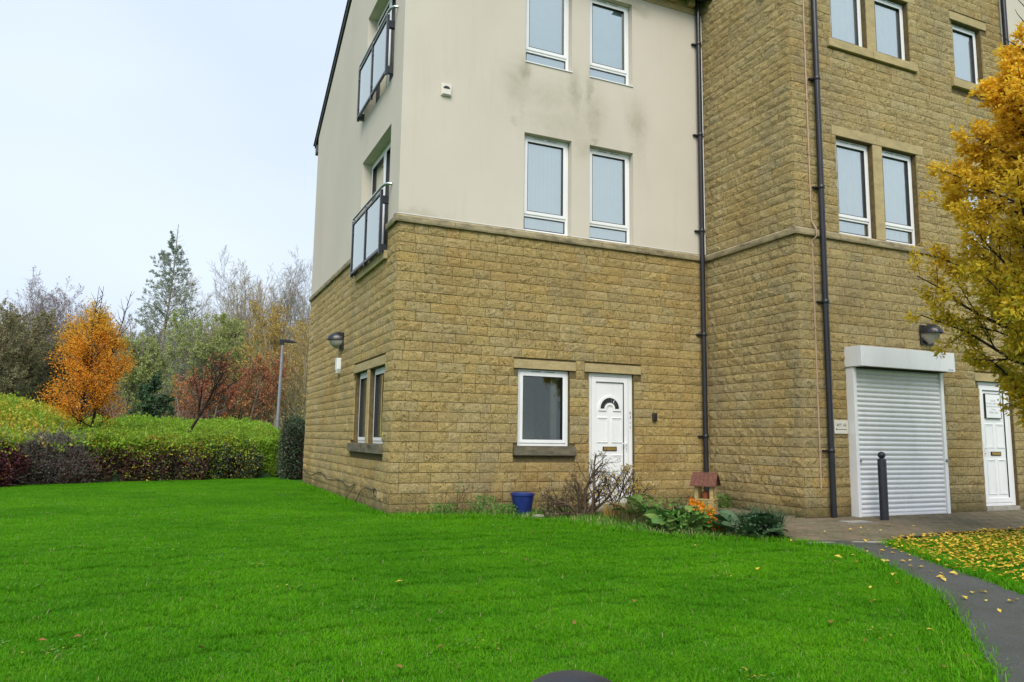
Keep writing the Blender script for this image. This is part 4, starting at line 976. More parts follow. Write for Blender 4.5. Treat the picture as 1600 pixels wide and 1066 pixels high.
# bare rose bush
def bush(name, loc, H, seed, label, stems=7, spread=.8, barkm='bark_dark', leafm=None, leafn=0, lsize=.03, l2=5, l3=5, dirs=None, cat='shrub', r0=.012):
    rng = np.random.default_rng(seed); o = plant_obj(name, loc, label, cat); base = np.array(loc, float)
    if dirs is None: dirs = [(rng.normal()*spread, rng.normal()*spread*.6, 1) for _ in range(stems)]
    D = np.array(dirs, float); st = base+rng.normal(size=(len(D), 3))*np.array([.04, .04, 0]); ln = np.linalg.norm(D, axis=1)*H
    L0 = polylines(rng, st, D, ln, np.full(len(D), r0), 8, .13, .02, .4)
    a = children(rng, *L0, l2, .5, 45, .2); L1 = polylines(rng, a[0], a[1], a[2], np.maximum(a[3], .003), 5, .16, .05)
    a = children(rng, *L1, l3, .45, 42, .2); L2 = polylines(rng, a[0], a[1], a[2], np.full(len(a[2]), .003), 4, .18, .04)
    a = children(rng, *L2, 3, .6, 42, .3); L3 = polylines(rng, a[0], a[1], a[2], np.full(len(a[2]), .0024), 3, .18, .04)
    addmesh('stems', tubes([L0], 6), barkm, o, True); addmesh('twigs', tubes([L1, L2, L3], [4, 3, 3]), barkm, o)
    if leafn: p, d = on_lines(rng, L3, leafn, .004, .6); addmesh('foliage', leaves(rng, p, unit(d+rng.normal(size=d.shape)*.5), lsize, .6), leafm, o)
    return o
bush('rose_bush', (2.62, -1.05, 0), .80, 3, 'nearly bare old rose bush with gnarled stems in front of the white door', dirs=[(.05, -.1, 1.15), (.5, 0, 1.0), (-.5, .1, .65), (-1.0, -.1, .42), (-.75, .1, .32), (.75, .1, .62), (.9, .0, .5), (.2, .2, .9), (-.2, -.1, .6)], leafm='leaf_straw', leafn=420, l2=9, l3=7, r0=.026, barkm='bark_rose')
bush('rose_bush', (2.95, -1.4, 0), .72, 8, 'thin bare rose stems with a few dry leaves, right of the gnarled rose bush', dirs=[(.3, 0, .9), (.6, .1, .7), (.0, .2, 1.0), (-.25, 0, .8), (.8, 0, .5)], leafm='leaf_mustard', leafn=500, lsize=.035, l2=9, l3=7, r0=.012)
bush('thorny_twig', (.93, -.35, 0), .36, 12, 'small bare reddish twig by the front wall, left of the blue pot', stems=4, spread=.3, leafm='leaf_fresh', leafn=20, l2=3, l3=2, r0=.006, barkm='bark_rose')

# big-leaved perennials: every large leaf an object
def big_leaf_mesh(seed, w=.5):
    r = np.random.default_rng(seed); n = 6; V = []; F_ = []
    for j in range(n+1):
        t = j/n; hw = w*.5*math.sin(math.pi*min(1, .12+.86*t))**.7*(1 if t < .99 else .1); z = .16*t-.32*t*t
        for i, s_ in enumerate((-1, -.5, 0, .5, 1)): V.append((t, s_*hw+r.normal()*.01, z+abs(s_)*.08+r.normal()*.012))
    for j in range(n):
        for i in range(4): a = j*5+i; F_.append((a, a+5, a+6, a+1))
    me = bpy.data.meshes.new('leaf'); me.from_pydata(V, [], F_); me.polygons.foreach_set('use_smooth', [True]*len(F_)); me.update(); return me
BL = {}
def leafy(name, loc, n, size, seed, mat, label, rad=.2, w=.62, hmax=.25, cat='plant', small=0, smallmat=None):
    rng = np.random.default_rng(seed); o = plant_obj(name, loc, label, cat)
    for i in range(n):
        key = (mat, i % 4, w)
        if key not in BL: BL[key] = big_leaf_mesh(i % 4+seed, w); BL[key].materials.append(G[mat])
        l = bpy.data.objects.new('leaf', BL[key]); COL.objects.link(l); l.parent = o
        a = rng.random()*6.283; r_ = rad*math.sqrt(rng.random()); s_ = size*(.6+.7*rng.random()); l.scale = (s_, s_, s_)
        l.location = (r_*math.cos(a), r_*math.sin(a), .03+hmax*rng.random()*(1-.6*(r_/rad)**2)); l.rotation_euler = (rng.normal()*.35, -R(48*rng.random()-8), a+rng.normal()*.5)
    st = MB()
    for i in range(max(4, n//3)): a = rng.random()*6.283; r_ = rad*.7*rng.random(); st.tube([(0, 0, 0), (r_*.6*math.cos(a), r_*.6*math.sin(a), hmax*.5), (r_*math.cos(a), r_*math.sin(a), hmax*.8)], .006, 5)
    st.build('stems', G['leaf_fresh'], o)
    if small:
        r_ = rad*1.1*np.sqrt(rng.random(small)); a = rng.random(small)*6.283; p = np.array(loc)+np.stack([r_*np.cos(a), r_*np.sin(a), hmax*rng.random(small)*1.1], 1)
        addmesh('small_leaves', leaves(rng, p, unit(rng.normal(size=(small, 3))+np.array([0, 0, .4])), .05, .5), smallmat, o)
    return o
leafy('bergenia', (3.12, -2.1, 0), 44, .25, 1, 'leaf_bergenia', 'clump of broad green leaves nearest the white door, right of the rose bush', .36, hmax=.30, small=400, smallmat='leaf_fresh')
leafy('bergenia', (3.25, -2.62, -.02), 50, .21, 2, 'leaf_bergenia', 'low mound of round crinkled green leaves in the middle of the bed', .36, .75, .22, small=500, smallmat='leaf_fresh')
leafy('bergenia', (3.48, -2.25, -.01), 30, .16, 5, 'leaf_bergenia', 'small leafy green clump directly left of the orange plant', .28, .75, .22, small=300, smallmat='leaf_darkgreen')
leafy('bergenia', (3.72, -3.3, -.04), 36, .21, 7, 'leaf_darkgreen', 'dark leathery leaf clump at the right end of the bed, next to the paving', .30, .55, .24, small=600, smallmat='leaf_darkgreen')
tuft('sedge_tuft', (3.98, -3.22, -.04), .36, 700, .22, 'leaf_darkgreen', 'arching dark grassy tuft at the right tip of the bed', seed=4, w=.010, lean=1.3)
rng = np.random.default_rng(21); o = plant_obj('orange_perennial', (3.95, -2.25, 0), 'small plant turned bright orange, between the leafy clumps and the paving', 'plant')
OP = []
for (u, v, zz) in ((1086, 800, .10), (1091, 809, .12), (1100, 814, .10), (1110, 822, .09), (1119, 829, .06)):
    d_ = _fw+_r2*(u-800)/F-_u2*(v-533)/F; t_ = (-.01-CAM[2])/d_[2]; p_ = CAM+d_*t_; OP.append((float(p_[0]), float(p_[1]), .085, zz))
for (x, y, rr, zz) in OP:
    p = rng.normal(size=(120, 3))*np.array([rr*.6, rr*.6, .035])+np.array([x, y, zz]); addmesh('foliage', leaves(rng, p, unit(rng.normal(size=(120, 3))+np.array([0, -.3, .2])), .065, .75, .1), 'leaf_flame', o)
s = MB(); [s.tube([(0, 0, 0), ((x-3.95)*.6, (y+2.25)*.6, zz*.6), (x-3.95, y+2.25, zz)], .006, 5) for (x, y, rr, zz) in OP]; s.build('stems', G['bark_dark'], o)
bush('rose_bush', (2.5, -.85, 0), .45, 18, 'low spreading tangle of bare twigs between the blue pot and the gnarled rose bush', dirs=[(-.8, 0, .5), (-.5, .1, .7), (-.2, .1, .9), (.3, 0, .8), (-.9, -.1, .3), (.6, 0, .6)], leafm='leaf_straw', leafn=120, l2=9, l3=7, r0=.010, barkm='bark_rose')
tuft('dry_grass', (2.85, -2.0, 0), .34, 420, .20, 'leaf_straw', 'tuft of dry straw coloured grass below the rose bush', seed=6, w=.006, lean=.9)
tuft('dry_grass', (3.0, -1.35, 0), .30, 260, .2, 'leaf_mustard', 'yellowing tuft of weeds at the foot of the white door', seed=9, w=.007, lean=.8)
for i, (x, y, h, lb) in enumerate(((1.32, -.28, .26, 'green leafy weed at the foot of the wall, just left of the blue pot'), (.72, -.3, .16, 'low weed tuft against the front wall near its left corner'), (1.62, -.55, .15, 'low dark weed at the left foot of the blue pot'), (4.9, -.75, .14, 'dry weeds in front of the planter house'), (5.66, -.5, .22, 'green weed growing at the foot of the stone wall right of the planter house'))):
    rng = np.random.default_rng(50+i); o = plant_obj('weed', (x, y, 0), lb, 'weed'); n = 260
    p = rng.normal(size=(n, 3))*np.array([.10, .07, 0])+np.array([x, y, 0]); p[:, 2] = h*rng.random(n)
    addmesh('foliage', leaves(rng, p, unit(rng.normal(size=(n, 3))+np.array([0, 0, .6])), .05, .35), 'leaf_fresh' if i != 3 else 'leaf_straw', o); addmesh('stems', blades(rng, p[:40]*np.array([1, 1, 0]), h, .006, .5), 'leaf_straw', o)
for i, (x, y, s_, lb) in enumerate(((3.93, -2.75, .11, 'pale stone at the bed edge, right of the orange plant'), (4.08, -3.0, .08, 'smaller grey stone beside the dark leathery clump'), (1.95, -.95, .10, 'flat stone in the grass in front of the blue pot'), (2.2, -1.05, .07, 'small stone in the bed between pot and rose bush'))):
    rng = np.random.default_rng(80+i); m = MB(); m.lathe([(.3, 0), (.9, .15), (1, .4), (.8, .62), (.35, .72)], n=9); m.v = [(a_*s_*(1+.2*rng.normal()*.5), b_*s_*.7*(1+.1*rng.normal()), c_*s_*.8) for a_, b_, c_ in m.v]
    o = m.build('edging_stone', G['concrete'], None, bevel=.006); o.location = (x, y, -.01); o.rotation_euler[2] = i*1.3; tag(o, lb, 'stone')

# ------------------------------------------------------------------ grass (instanced patches of blades)
LIB = bpy.data.collections.new('grass_patches')
for v in range(6):
    rng = np.random.default_rng(300+v); n = 3000; s_ = .5
    p = np.stack([rng.random(n)*s_-s_/2, rng.random(n)*s_-s_/2, np.zeros(n)-.012], 1); cl = rng.random((14, 2))*s_-s_/2
    V, Fc = blades(rng, p, .019+.007*(v % 3), .0034, 1.3); me = npmesh('grass_patch', V, Fc); me.materials.append(G['grass_blade'])
    o = bpy.data.objects.new('grass_patch', me); LIB.objects.link(o)
LAWNR = np.array(PL)
def path_side(x, y):   # signed: True when left of the path (lawn side)
    P_ = dens(PL, 60); d = np.linalg.norm(P_-np.array([x, y]), axis=1); i = int(d.argmin()); i = min(i, 58); t = P_[i+1]-P_[i]; c_ = t[0]*(y-P_[i][1])-t[1]*(x-P_[i][0]); return c_, d.min()
PATHPOLY = PL+PR[::-1]; BEDB = bed
PLd, PRd = dens(PL, 60), dens(PR, 60)
pts = []; rng = np.random.default_rng(77); step = .35
for x in np.arange(-13, 12.5, step):
    for y in np.arange(-9.6, 15.5, step):
        if x > 0 and y > -.05: continue
        if x > DX-.0 and y > DY: continue
        if y < -6 and x < -4.2-(y+6)*.3 and False: continue
        if inpoly(x, y, PATHPOLY) or inpoly(x, y, PAVE): continue
        if inpoly(x, y, bed) and rng.random() < .45: continue
        d1 = min(np.linalg.norm(PLd-np.array([x, y]), axis=1).min(), np.linalg.norm(PRd-np.array([x, y]), axis=1).min())
        if d1 < .22: continue
        if x > 3.8 and (inpoly(x, y+.24, PAVE) or inpoly(x-.2, y+.15, PAVE)): continue
        if x > 0 and y > -.30 : continue
        if x > -.28 and x <= 0 and y > 0: continue
        D = np.array([x, y, gz(x, y)])-CAM; f_ = D@_fw
        if f_ < -1: continue
        if f_ > .3 and abs(D@_r2/f_) > 1.05: continue
        pts.append((x+rng.normal()*.015, y+rng.normal()*.015, float(gz(x, y))-.0))
# thin filler right at the ragged edges
me = bpy.data.meshes.new('grass'); me.from_pydata(pts, [], []); grass = link('grass', me); grass['kind'] = 'stuff'
ng = bpy.data.node_groups.new('scatter_patches', 'GeometryNodeTree'); ng.interface.new_socket('Geometry', in_out='INPUT', socket_type='NodeSocketGeometry'); ng.interface.new_socket('Geometry', in_out='OUTPUT', socket_type='NodeSocketGeometry')
gi = ng.nodes.new('NodeGroupInput'); go = ng.nodes.new('NodeGroupOutput'); ip = ng.nodes.new('GeometryNodeInstanceOnPoints'); ci = ng.nodes.new('GeometryNodeCollectionInfo'); ci.inputs['Collection'].default_value = LIB; ci.inputs['Separate Children'].default_value = True; ci.inputs['Reset Children'].default_value = True
rv = ng.nodes.new('FunctionNodeRandomValue'); rv.data_type = 'FLOAT_VECTOR'; rv.inputs[0].default_value = (0, 0, 0); rv.inputs[1].default_value = (0, 0, 6.283)
rs_ = ng.nodes.new('FunctionNodeRandomValue'); rs_.data_type = 'FLOAT'; rs_.inputs[2].default_value = .9; rs_.inputs[3].default_value = 1.15
m2p = ng.nodes.new('GeometryNodeMeshToPoints'); ng.links.new(gi.outputs[0], m2p.inputs[0]); ng.links.new(m2p.outputs[0], ip.inputs['Points']); ng.links.new(ci.outputs[0], ip.inputs['Instance']); ip.inputs['Pick Instance'].default_value = True
ng.links.new(rv.outputs[0], ip.inputs['Rotation']); ng.links.new(rs_.outputs[1], ip.inputs['Scale']); ng.links.new(ip.outputs[0], go.inputs[0])
md = grass.modifiers.new('scatter', 'NODES'); md.node_group = ng
# longer ragged grass along path, bed and walls
rng = np.random.default_rng(9); E_ = []
for P_, off, h in ((PL[:7], -.05, 1), (PR[:6], .05, 1)):
    d = dens(P_, 900); t = np.gradient(d, axis=0); n_ = unit(np.stack([-t[:, 1], t[:, 0]], 1)); 
    for rep in range(9): r_ = rng.normal(size=900)*.07+.06*np.sin(np.arange(900)*.05+rep)*(rng.random(900) < .5); sgn = -1 if off < 0 else 1; E_.append(d+n_*(r_+(.10*sgn*1))[:, None])
for P_ in (dens([(-.0, -.42), (.6, -.6), (1.4, -.9), (1.95, -1.45), (2.15, -2.35), (2.6, -3.0), (3.2, -3.5), (3.95, -3.8)], 700), dens([(-.08, 7.6), (-.08, .0), (0, -.1), (1.9, -.1)], 700)):
    for rep in range(7): E_.append(P_+rng.normal(size=(700, 2))*.08)
E_.append(np.stack([rng.random(5000)*2.2, -.08-rng.random(5000)*.7], 1)); E_.append(np.stack([2+rng.random(4000)*1.2, -.9-rng.random(4000)*1.6], 1))
E_ = np.concatenate(E_); 
ok = ~((E_[:, 0] > .0) & (E_[:, 1] > -.01)); E_ = E_[ok]
pos = np.stack([E_[:, 0], E_[:, 1], gz(E_[:, 0], E_[:, 1])-.005], 1); o = link('rough_grass', npmesh('rough_grass', *blades(rng, pos, .065, .0055, 1.0)), None, [G['grass_blade']]); o['kind'] = 'stuff'

bp_ = []
while len(bp_) < 5200:
    x, y = rng.random()*4.3, -rng.random()*3.8
    if inpoly(x, y, bed) and not (x > 3.5 and y > -2.9): bp_.append((x, y, float(gz(x, y))))
bp_ = np.array(bp_); n3 = len(bp_)//3
for k_, (mt, h_) in enumerate((('leaf_fresh', .09), ('leaf_fresh', .06), ('leaf_straw', .10))):
    q_ = bp_[k_*n3:(k_+1)*n3][::1 if k_ < 2 else 2]; o = link('ground_cover', npmesh('ground_cover', *blades(rng, q_, h_, .008, 1.1)), None, [G[mt]]); o['kind'] = 'stuff'
cx_ = np.stack([-9+16*rng.random(170), -8.5+14*rng.random(170)], 1); cx_ = cx_[[not (inpoly(q[0], q[1], PATHPOLY) or inpoly(q[0], q[1], PAVE) or inpoly(q[0], q[1], bed) or (q[0] > -.4 and q[1] > -.3) or (q[0] > 5.5 and q[1] > -2.5)) for q in cx_]]
for mt, m_, sz in (('leaf_fresh', 22, .02), ('leaf_yellowgreen', 8, .02)):
    q_ = np.repeat(cx_ if mt == 'leaf_fresh' else cx_[::2], m_, 0); q_ = q_+rng.normal(size=q_.shape)*.07; P = np.stack([q_[:, 0], q_[:, 1], gz(q_[:, 0], q_[:, 1])+.008+.02*rng.random(len(q_))], 1)
    ax = rng.normal(size=P.shape); ax[:, 2] *= .3; o = link('lawn_weeds', npmesh('lawn_weeds', *leaves(rng, P, unit(ax), sz, .75, .1, .85)), None, [G[mt]]); o['kind'] = 'stuff'
sx = np.stack([-9+16*rng.random(9000), -9+15*rng.random(9000)], 1); sx = sx[[not (inpoly(q[0], q[1], PATHPOLY) or inpoly(q[0], q[1], PAVE) or (q[0] > -.3 and q[1] > -.2) or (q[0] > 5.5 and q[1] > -2.5)) for q in sx]]
o = link('dry_blades', npmesh('dry_blades', *blades(rng, np.stack([sx[:, 0], sx[:, 1], gz(sx[:, 0], sx[:, 1])-.005], 1), .038, .0035, 1.6)), None, [G['leaf_straw']]); o['kind'] = 'stuff'
# ------------------------------------------------------------------ fallen leaves
def leaf_flat(rng, xy, size, lift=.012):
    n = len(xy); p = np.stack([xy[:, 0], xy[:, 1], gz(xy[:, 0], xy[:, 1])+lift+.01*rng.random(n)], 1); a = rng.random(n)*6.283
    ax = np.stack([np.cos(a), np.sin(a), rng.normal(size=n)*.18], 1); return leaves(rng, p, ax, size, .6, .10, .9)
rng = np.random.default_rng(31)
C_ = []
while len(C_) < 6200:
    x = 4.2+rng.random()*6.5; y = -8.2+rng.random()*4.4
    d = math.hypot((x-6.8)/3.0, (y+4.9)/1.5)
    if inpoly(x, y, PAVE) or rng.random() > math.exp(-d*d*.7): continue
    if inpoly(x, y, PATHPOLY) and rng.random() > .05: continue
    C_.append((x, y))
o = link('leaf_litter', npmesh('leaf_litter', *leaf_flat(rng, np.array(C_), .052, .03)), None, [G['litter']]); o['kind'] = 'stuff'
lmes = []
for v in range(5):
    V, Fc = leaves(np.random.default_rng(v), np.zeros((1, 3)), np.array([[1., 0, .1]]), .066, .62, .14, .95); 
    me = npmesh('fallen_leaf', V-np.array([.04, 0, 0]), Fc); me.materials.append(G['litter_yellow' if v < 3 else ('litter' if v == 3 else 'litter_brown')]); lmes.append(me)
def fl(x, y, v, grp, lab, s_=1., z=.03):
    o = bpy.data.objects.new('fallen_leaf', lmes[v]); COL.objects.link(o); o.location = (x, y, float(gz(x, y))+z); o.rotation_euler = (rng.normal()*.25, rng.normal()*.25, rng.random()*6.283); o.scale = (s_,)*3; tag(o, lab, 'leaf', grp)
def g_at(u, v):
    d = _fw+_r2*(u-800)/F-_u2*(v-533)/F; z = 0
    for _ in range(15): t = (z-CAM[2])/d[2]; p = CAM+d*t; z = float(gz(p[0], p[1]))
    return p
for (u, v, k) in ((1197, 862, 0), (1310, 875, 1), (1321, 872, 0), (1331, 872, 2), (1338, 882, 3), (1185, 894, 3), (1397, 903, 1), (1402, 916, 3), (1361, 922, 0), (1364, 946, 1), (1085, 857, 2), (1237, 848, 0), (1449, 991, 2), (625, 915, 3)):
    p = g_at(u, v); fl(p[0], p[1], k, 'yellow leaves lying on the lawn', 'single yellow fallen leaf lying on the green lawn', 1.0)
for (u, v) in ((318, 1022), (333, 922), (115, 1005), (70, 1010), (692, 1018), (940, 1020), (824, 878), (712, 932), (1480, 1052), (1516, 1034), (1353, 1010), (285, 775), (157, 777), (900, 982), (992, 945), (620, 1050), (1298, 981), (12, 925)):
    p = g_at(u, v); fl(p[0], p[1], 4, 'brown leaves on the left half of the lawn' if u < 700 else 'brown leaves on the right half of the lawn', 'single curled brown fallen leaf on the left half of the lawn' if u < 700 else 'single curled brown fallen leaf on the right half of the lawn', 1.1)
for (u, v) in ((1352, 850), (1356, 868), (1364, 870), (1380, 882), (1390, 882), (1405, 864), (1412, 883), (1420, 890), (1425, 881), (1437, 868), (1440, 892), (1456, 899), (1470, 908), (1474, 912), (1468, 901), (1490, 902), (1497, 905), (1513, 915), (1520, 933), (1537, 932), (1541, 945), (1507, 941), (1560, 960), (1580, 947), (1592, 944), (1348, 838), (1330, 832), (1357, 832), (1418, 842), (1430, 826), (1390, 824), (1515, 846), (1490, 826), (1375, 833), (1345, 828), (1290, 836), (1300, 828)):
    p = g_at(u, v)
    if inpoly(p[0], p[1], PAVE): g_, l_ = 'yellow leaves scattered on the block paving', 'single fallen yellow leaf lying on the brown block paving before the shutter'
    elif inpoly(p[0], p[1], PATHPOLY): g_, l_ = 'yellow leaves scattered on the dark path', 'single fallen yellow leaf lying on the dark asphalt path'
    else: g_, l_ = 'yellow leaves along the path edges', 'single fallen yellow leaf lying in the grass right beside the path'
    fl(p[0], p[1], int(rng.integers(0, 4)), g_, l_, .95, .035)

# ------------------------------------------------------------------ golden tree on the right
def env_gold(z): return float(np.interp(z, [1.0, 1.6, 2.1, 2.7, 3.5, 4.4, 5.2, 6.0, 6.6, 7.1], [0, .62, 1.15, 1.5, 1.72, 1.38, 1.0, .5, .28, 0]))
env_tree('golden_tree', (6.7, -5.4, float(gz(0, -5.4))), 7.1, 1.15, env_gold, 96, 4, 'bark_dark', 'leaf_golden', 66000, .066, 'ornamental tree with golden yellow autumn leaves in front of the right wall', elev=30, trunk_r=.085, n2=11, n3=7, twiggy=.9, width=.5, droop=.35, cull=1.05, jit=.03)

# ------------------------------------------------------------------ hedge and shrubs on the left
def shrub(name, cx, cy, rx, ry, h, seed, label, mats, n, lsize=.055, twigm='bark_dark', twigs=400, z0=0., front=None, rot=0., cat='shrub', core='bark_dark', group=None, width=.6, topw=1.):
    """dense shrub: twiggy core and leaves in a skin over a super-ellipsoid; mats = [(material, share, region fn(nrm, t))]"""
    rng = np.random.default_rng(seed); o = plant_obj(name, (cx, cy, z0), label, cat, group); ca, sa = math.cos(rot), math.sin(rot)
    def surf(m, depth):
        a = rng.random(m)*6.283; zt_ = rng.random(m)
        e = .55; ct = np.sign(np.cos(a))*np.abs(np.cos(a))**e; st = np.sign(np.sin(a))*np.abs(np.sin(a))**e
        side = rng.random(m) < .55
        rr = np.where(side, 1., np.sqrt(rng.random(m))); zz = np.where(side, zt_, 1.)
        lump = 1+.13*np.sin(a*3+seed)+.09*np.sin(a*7+zz*5+seed*2)
        sh = (1-.25*zz**4)*(.86+.14*np.minimum(1, zz*3)); x = rx*rr*ct*lump*sh; y = ry*rr*st*lump*sh
        top = h*(1-.18*rr**3+.05*np.sin(x*4+seed)+.06*np.sin(y*5+x*3)); z = zz*top
        d = depth*rng.random(m)*1.6; k = np.where(side, 1-d/np.maximum(rx, .3), 1.); x = x*k; y = y*k; z = z-np.where(side, 0, d)
        nr = np.stack([np.where(side, ct/rx, 0), np.where(side, st/ry, 0), np.where(side, .25, 1.)], 1); nr = unit(nr)
        P = np.stack([cx+x*ca-y*sa, cy+x*sa+y*ca, z0+np.maximum(z, .02)], 1); nr2 = nr.copy(); nr2[:, 0] = nr[:, 0]*ca-nr[:, 1]*sa; nr2[:, 1] = nr[:, 0]*sa+nr[:, 1]*ca
        return P, nr2, z/h
    # core
    m = MB(); nn = 20; prof = [(.45, .0), (.55, .35), (.52, .6), (.4, .68), (.15, .72)]
    for r_, zz in prof:
        for i in range(nn):
            a = 6.283*i/nn; e = .55; c_ = math.copysign(abs(math.cos(a))**e, math.cos(a)); s_ = math.copysign(abs(math.sin(a))**e, math.sin(a)); x = rx*r_*c_; y = ry*r_*s_; m.v.append((x*ca-y*sa, x*sa+y*ca, zz*h))
    for k in range(len(prof)-1):
        for i in range(nn): j = (i+1) % nn; m.f.append((k*nn+i, k*nn+j, (k+1)*nn+j, (k+1)*nn+i))
    m.f.append(tuple((len(prof)-1)*nn+i for i in range(nn))); m.build('core', G[core], o)
    P, nr, t = surf(twigs, .25); L_ = polylines(rng, P-nr*.3-np.array([0, 0, .1]), nr+rng.normal(size=P.shape)*.5+np.array([0, 0, .3]), np.full(len(P), .50), np.full(len(P), .005), 4, .15, .05)
    addmesh('twigs', tubes([L_], 3), twigm, o)
    for i, (mt, share, fn) in enumerate(mats):
        P, nr, t = surf(int(n*share*2.2), .22); keep = rng.random(len(P)) < fn(nr, t, P); P, nr = P[keep], nr[keep]
        addmesh('foliage', leaves(rng, P, unit(nr*.5+rng.normal(size=P.shape)*.55), lsize, width, .12, 0, .25), mt, o)
    ns = int(60*rx*h/.8); P, nr, t = surf(ns*2, .05); k = t > .55; P, nr = P[k], nr[k]
    L_ = polylines(rng, P-nr*.1, nr*.5+rng.normal(size=P.shape)*.35+np.array([0, 0, .9]), .18+.30*rng.random(len(P)), np.full(len(P), .004), 5, .12, .06)
    addmesh('shoots', tubes([L_], 3), twigm, o, kind='stuff'); p, d = on_lines(rng, L_, len(P)*9, .008, .2); addmesh('shoot_leaves', leaves(rng, p, unit(d*.5+rng.normal(size=d.shape)*.6), lsize, width, .12, 0, .2), mats[0][0], o)
    return o
allf = lambda nr, t, P: np.full(len(t), .5)
topf = lambda nr, t, P: np.clip((t-.62)*4, 0.0, 1)
lowf = lambda nr, t, P: np.clip((.95-t)*2.2, 0.06, 1)
def clump(s, seed=0, thr=.2): return lambda nr, t, P: (np.sin(P[:, 0]*s+seed)*np.sin(P[:, 2]*s*1.3+seed*2)+np.sin(P[:, 1]*s*.8+P[:, 0]*s*.5) > thr)*.8
# front row, from the left
shrub('shrub', -6.75, 7.75, 1.05, .9, 1.16, 1, 'wine red shrub with yellow leaves along its top, leftmost of the front row', [('leaf_lime', .45, topf), ('leaf_winered', .7, lowf), ('leaf_yellowgreen', .45, lambda nr, t, P: np.clip((t-.5)*2.2, .10, 1))], 18000, .062, 'bark_purple', 1600, rot=.5)
shrub('shrub', -5.3, 8.6, .85, .7, 1.0, 2, 'dense dusky grey green shrub between the two wine red ones', [('leaf_darkgrey', 1., allf), ('leaf_winered', .25, lowf)], 20000, .042, 'bark_purple', 2600, rot=.3)
shrub('shrub', -4.15, 9.25, .82, .75, 1.10, 3, 'russet shrub with yellow spotted leaves in the middle of the front row', [('leaf_lime', .8, lambda nr, t, P: np.clip((t-.38)*1.7, .05 if True else 0, 1)), ('leaf_winered', .45, lowf), ('leaf_yellowgreen', .55, lambda nr, t, P: np.clip((t-.35)*1.6, .16, 1)), ('leaf_darkgrey', .2, lowf)], 17000, .056, 'bark_dark', 1500, rot=.3)
shrub('shrub', -2.95, 9.6, .82, .75, 1.08, 4, 'brown and yellow green shrub next to the last shrub of the front row', [('leaf_lime', .8, lambda nr, t, P: np.clip((t-.38)*1.7, .05 if True else 0, 1)), ('leaf_winered', .35, lowf), ('leaf_yellowgreen', .5, lambda nr, t, P: np.clip((t-.3)*1.5, .14, 1)), ('leaf_darkgrey', .35, lowf)], 17000, .054, 'bark_dark', 1500, rot=.3)
shrub('shrub', -1.7, 10.1, .9, .8, 1.12, 5, 'dark green shrub speckled with yellow leaves at the right end of the front row', [('leaf_lime', .8, lambda nr, t, P: np.clip((t-.38)*1.7, .05 if True else 0, 1)), ('leaf_darkgreen', .4, lowf), ('leaf_darkgrey', .3, lowf), ('leaf_yellowgreen', .38, allf)], 17000, .054, 'bark_dark', 1500, rot=.3)
shrub('shrub', -6.75, 6.75, .5, .4, .45, 6, 'small yellow green shrub at the left edge in front of the wine red one', [('leaf_yellowgreen', .8, allf), ('leaf_fresh', .2, allf)], 3500, .06, 'bark_dark', 150)
# wide clipped lime green hedge behind, its top sloping up away from the lawn
rng = np.random.default_rng(61); hd = plant_obj('hedge', (-4.2, 12.5, 0), 'wide bright lime green hedge behind the front row of shrubs', 'hedge')
def hedge_top(x, y):
    f_ = (y-(10.2+.33*(x+1)))/6.0; return .92+.60*np.clip(f_, 0, 1)+.05*np.sin(x*2.1+y)+.04*np.sin(x*5+y*3)+np.clip((-5.4-x)*.33, 0, .95)*np.clip(f_*2.2+.1, 0, 1)
n = 60000; x = -12.5+12.9*rng.random(n); y0_ = 9.6+.40*(x+1.2); y = y0_+rng.random(n)**.8*7.5
keep = x < .15-(y-10)*.02; x, y = x[keep], y[keep]; P = np.stack([x, y, hedge_top(x, y)-.16*rng.random(len(x))**1.3+(rng.random(len(x)) < .08)*rng.random(len(x))*.14+.07*np.sin(x*11+y*4)*np.sin(y*9)], 1)
sidn = 9000; ys = 10.2+5.5*rng.random(sidn); xs = .15-(ys-10)*.02-.12*rng.random(sidn); Ps = np.stack([xs, ys, .05+(hedge_top(xs, ys)-.05)*rng.random(sidn)], 1)
fx = -.9+1.1*rng.random(3500); Pf = np.stack([fx, 10.15+.12*rng.random(3500)-(fx-.2)*.1, .05+.92*rng.random(3500)], 1)
P = np.concatenate([P, Ps, Pf]); left = (P[:, 0] < -5.2+rng.normal(size=len(P))*.5) & (rng.random(len(P)) < .35+.5*(np.sin(P[:, 0]*2.3)*np.sin(P[:, 1]*1.7) > 0))
ax = unit(rng.normal(size=P.shape)*.7+np.array([0, -.2, .5]))
addmesh('foliage', leaves(rng, P[~left], ax[~left], .075, .65, .1, 0, .1), 'leaf_lime', hd)
addmesh('foliage', leaves(rng, P[left], ax[left], .082, .6, .1, 0, .1), 'leaf_yellowgreen', hd)
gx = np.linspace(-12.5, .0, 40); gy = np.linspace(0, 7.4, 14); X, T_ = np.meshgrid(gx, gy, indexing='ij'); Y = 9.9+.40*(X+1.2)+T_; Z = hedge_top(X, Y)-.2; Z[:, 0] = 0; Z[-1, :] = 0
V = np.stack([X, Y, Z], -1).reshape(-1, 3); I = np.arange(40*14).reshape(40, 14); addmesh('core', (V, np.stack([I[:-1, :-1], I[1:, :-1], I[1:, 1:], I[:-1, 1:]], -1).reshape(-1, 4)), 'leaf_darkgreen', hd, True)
shrub('shrub', .18, 9.7, .55, .8, 1.45, 9, 'tall dark evergreen shrub pressed against the far corner of the building', [('leaf_darkgreen', .7, allf), ('leaf_darkgrey', .5, allf)], 15000, .05, 'bark_dark', 2200)

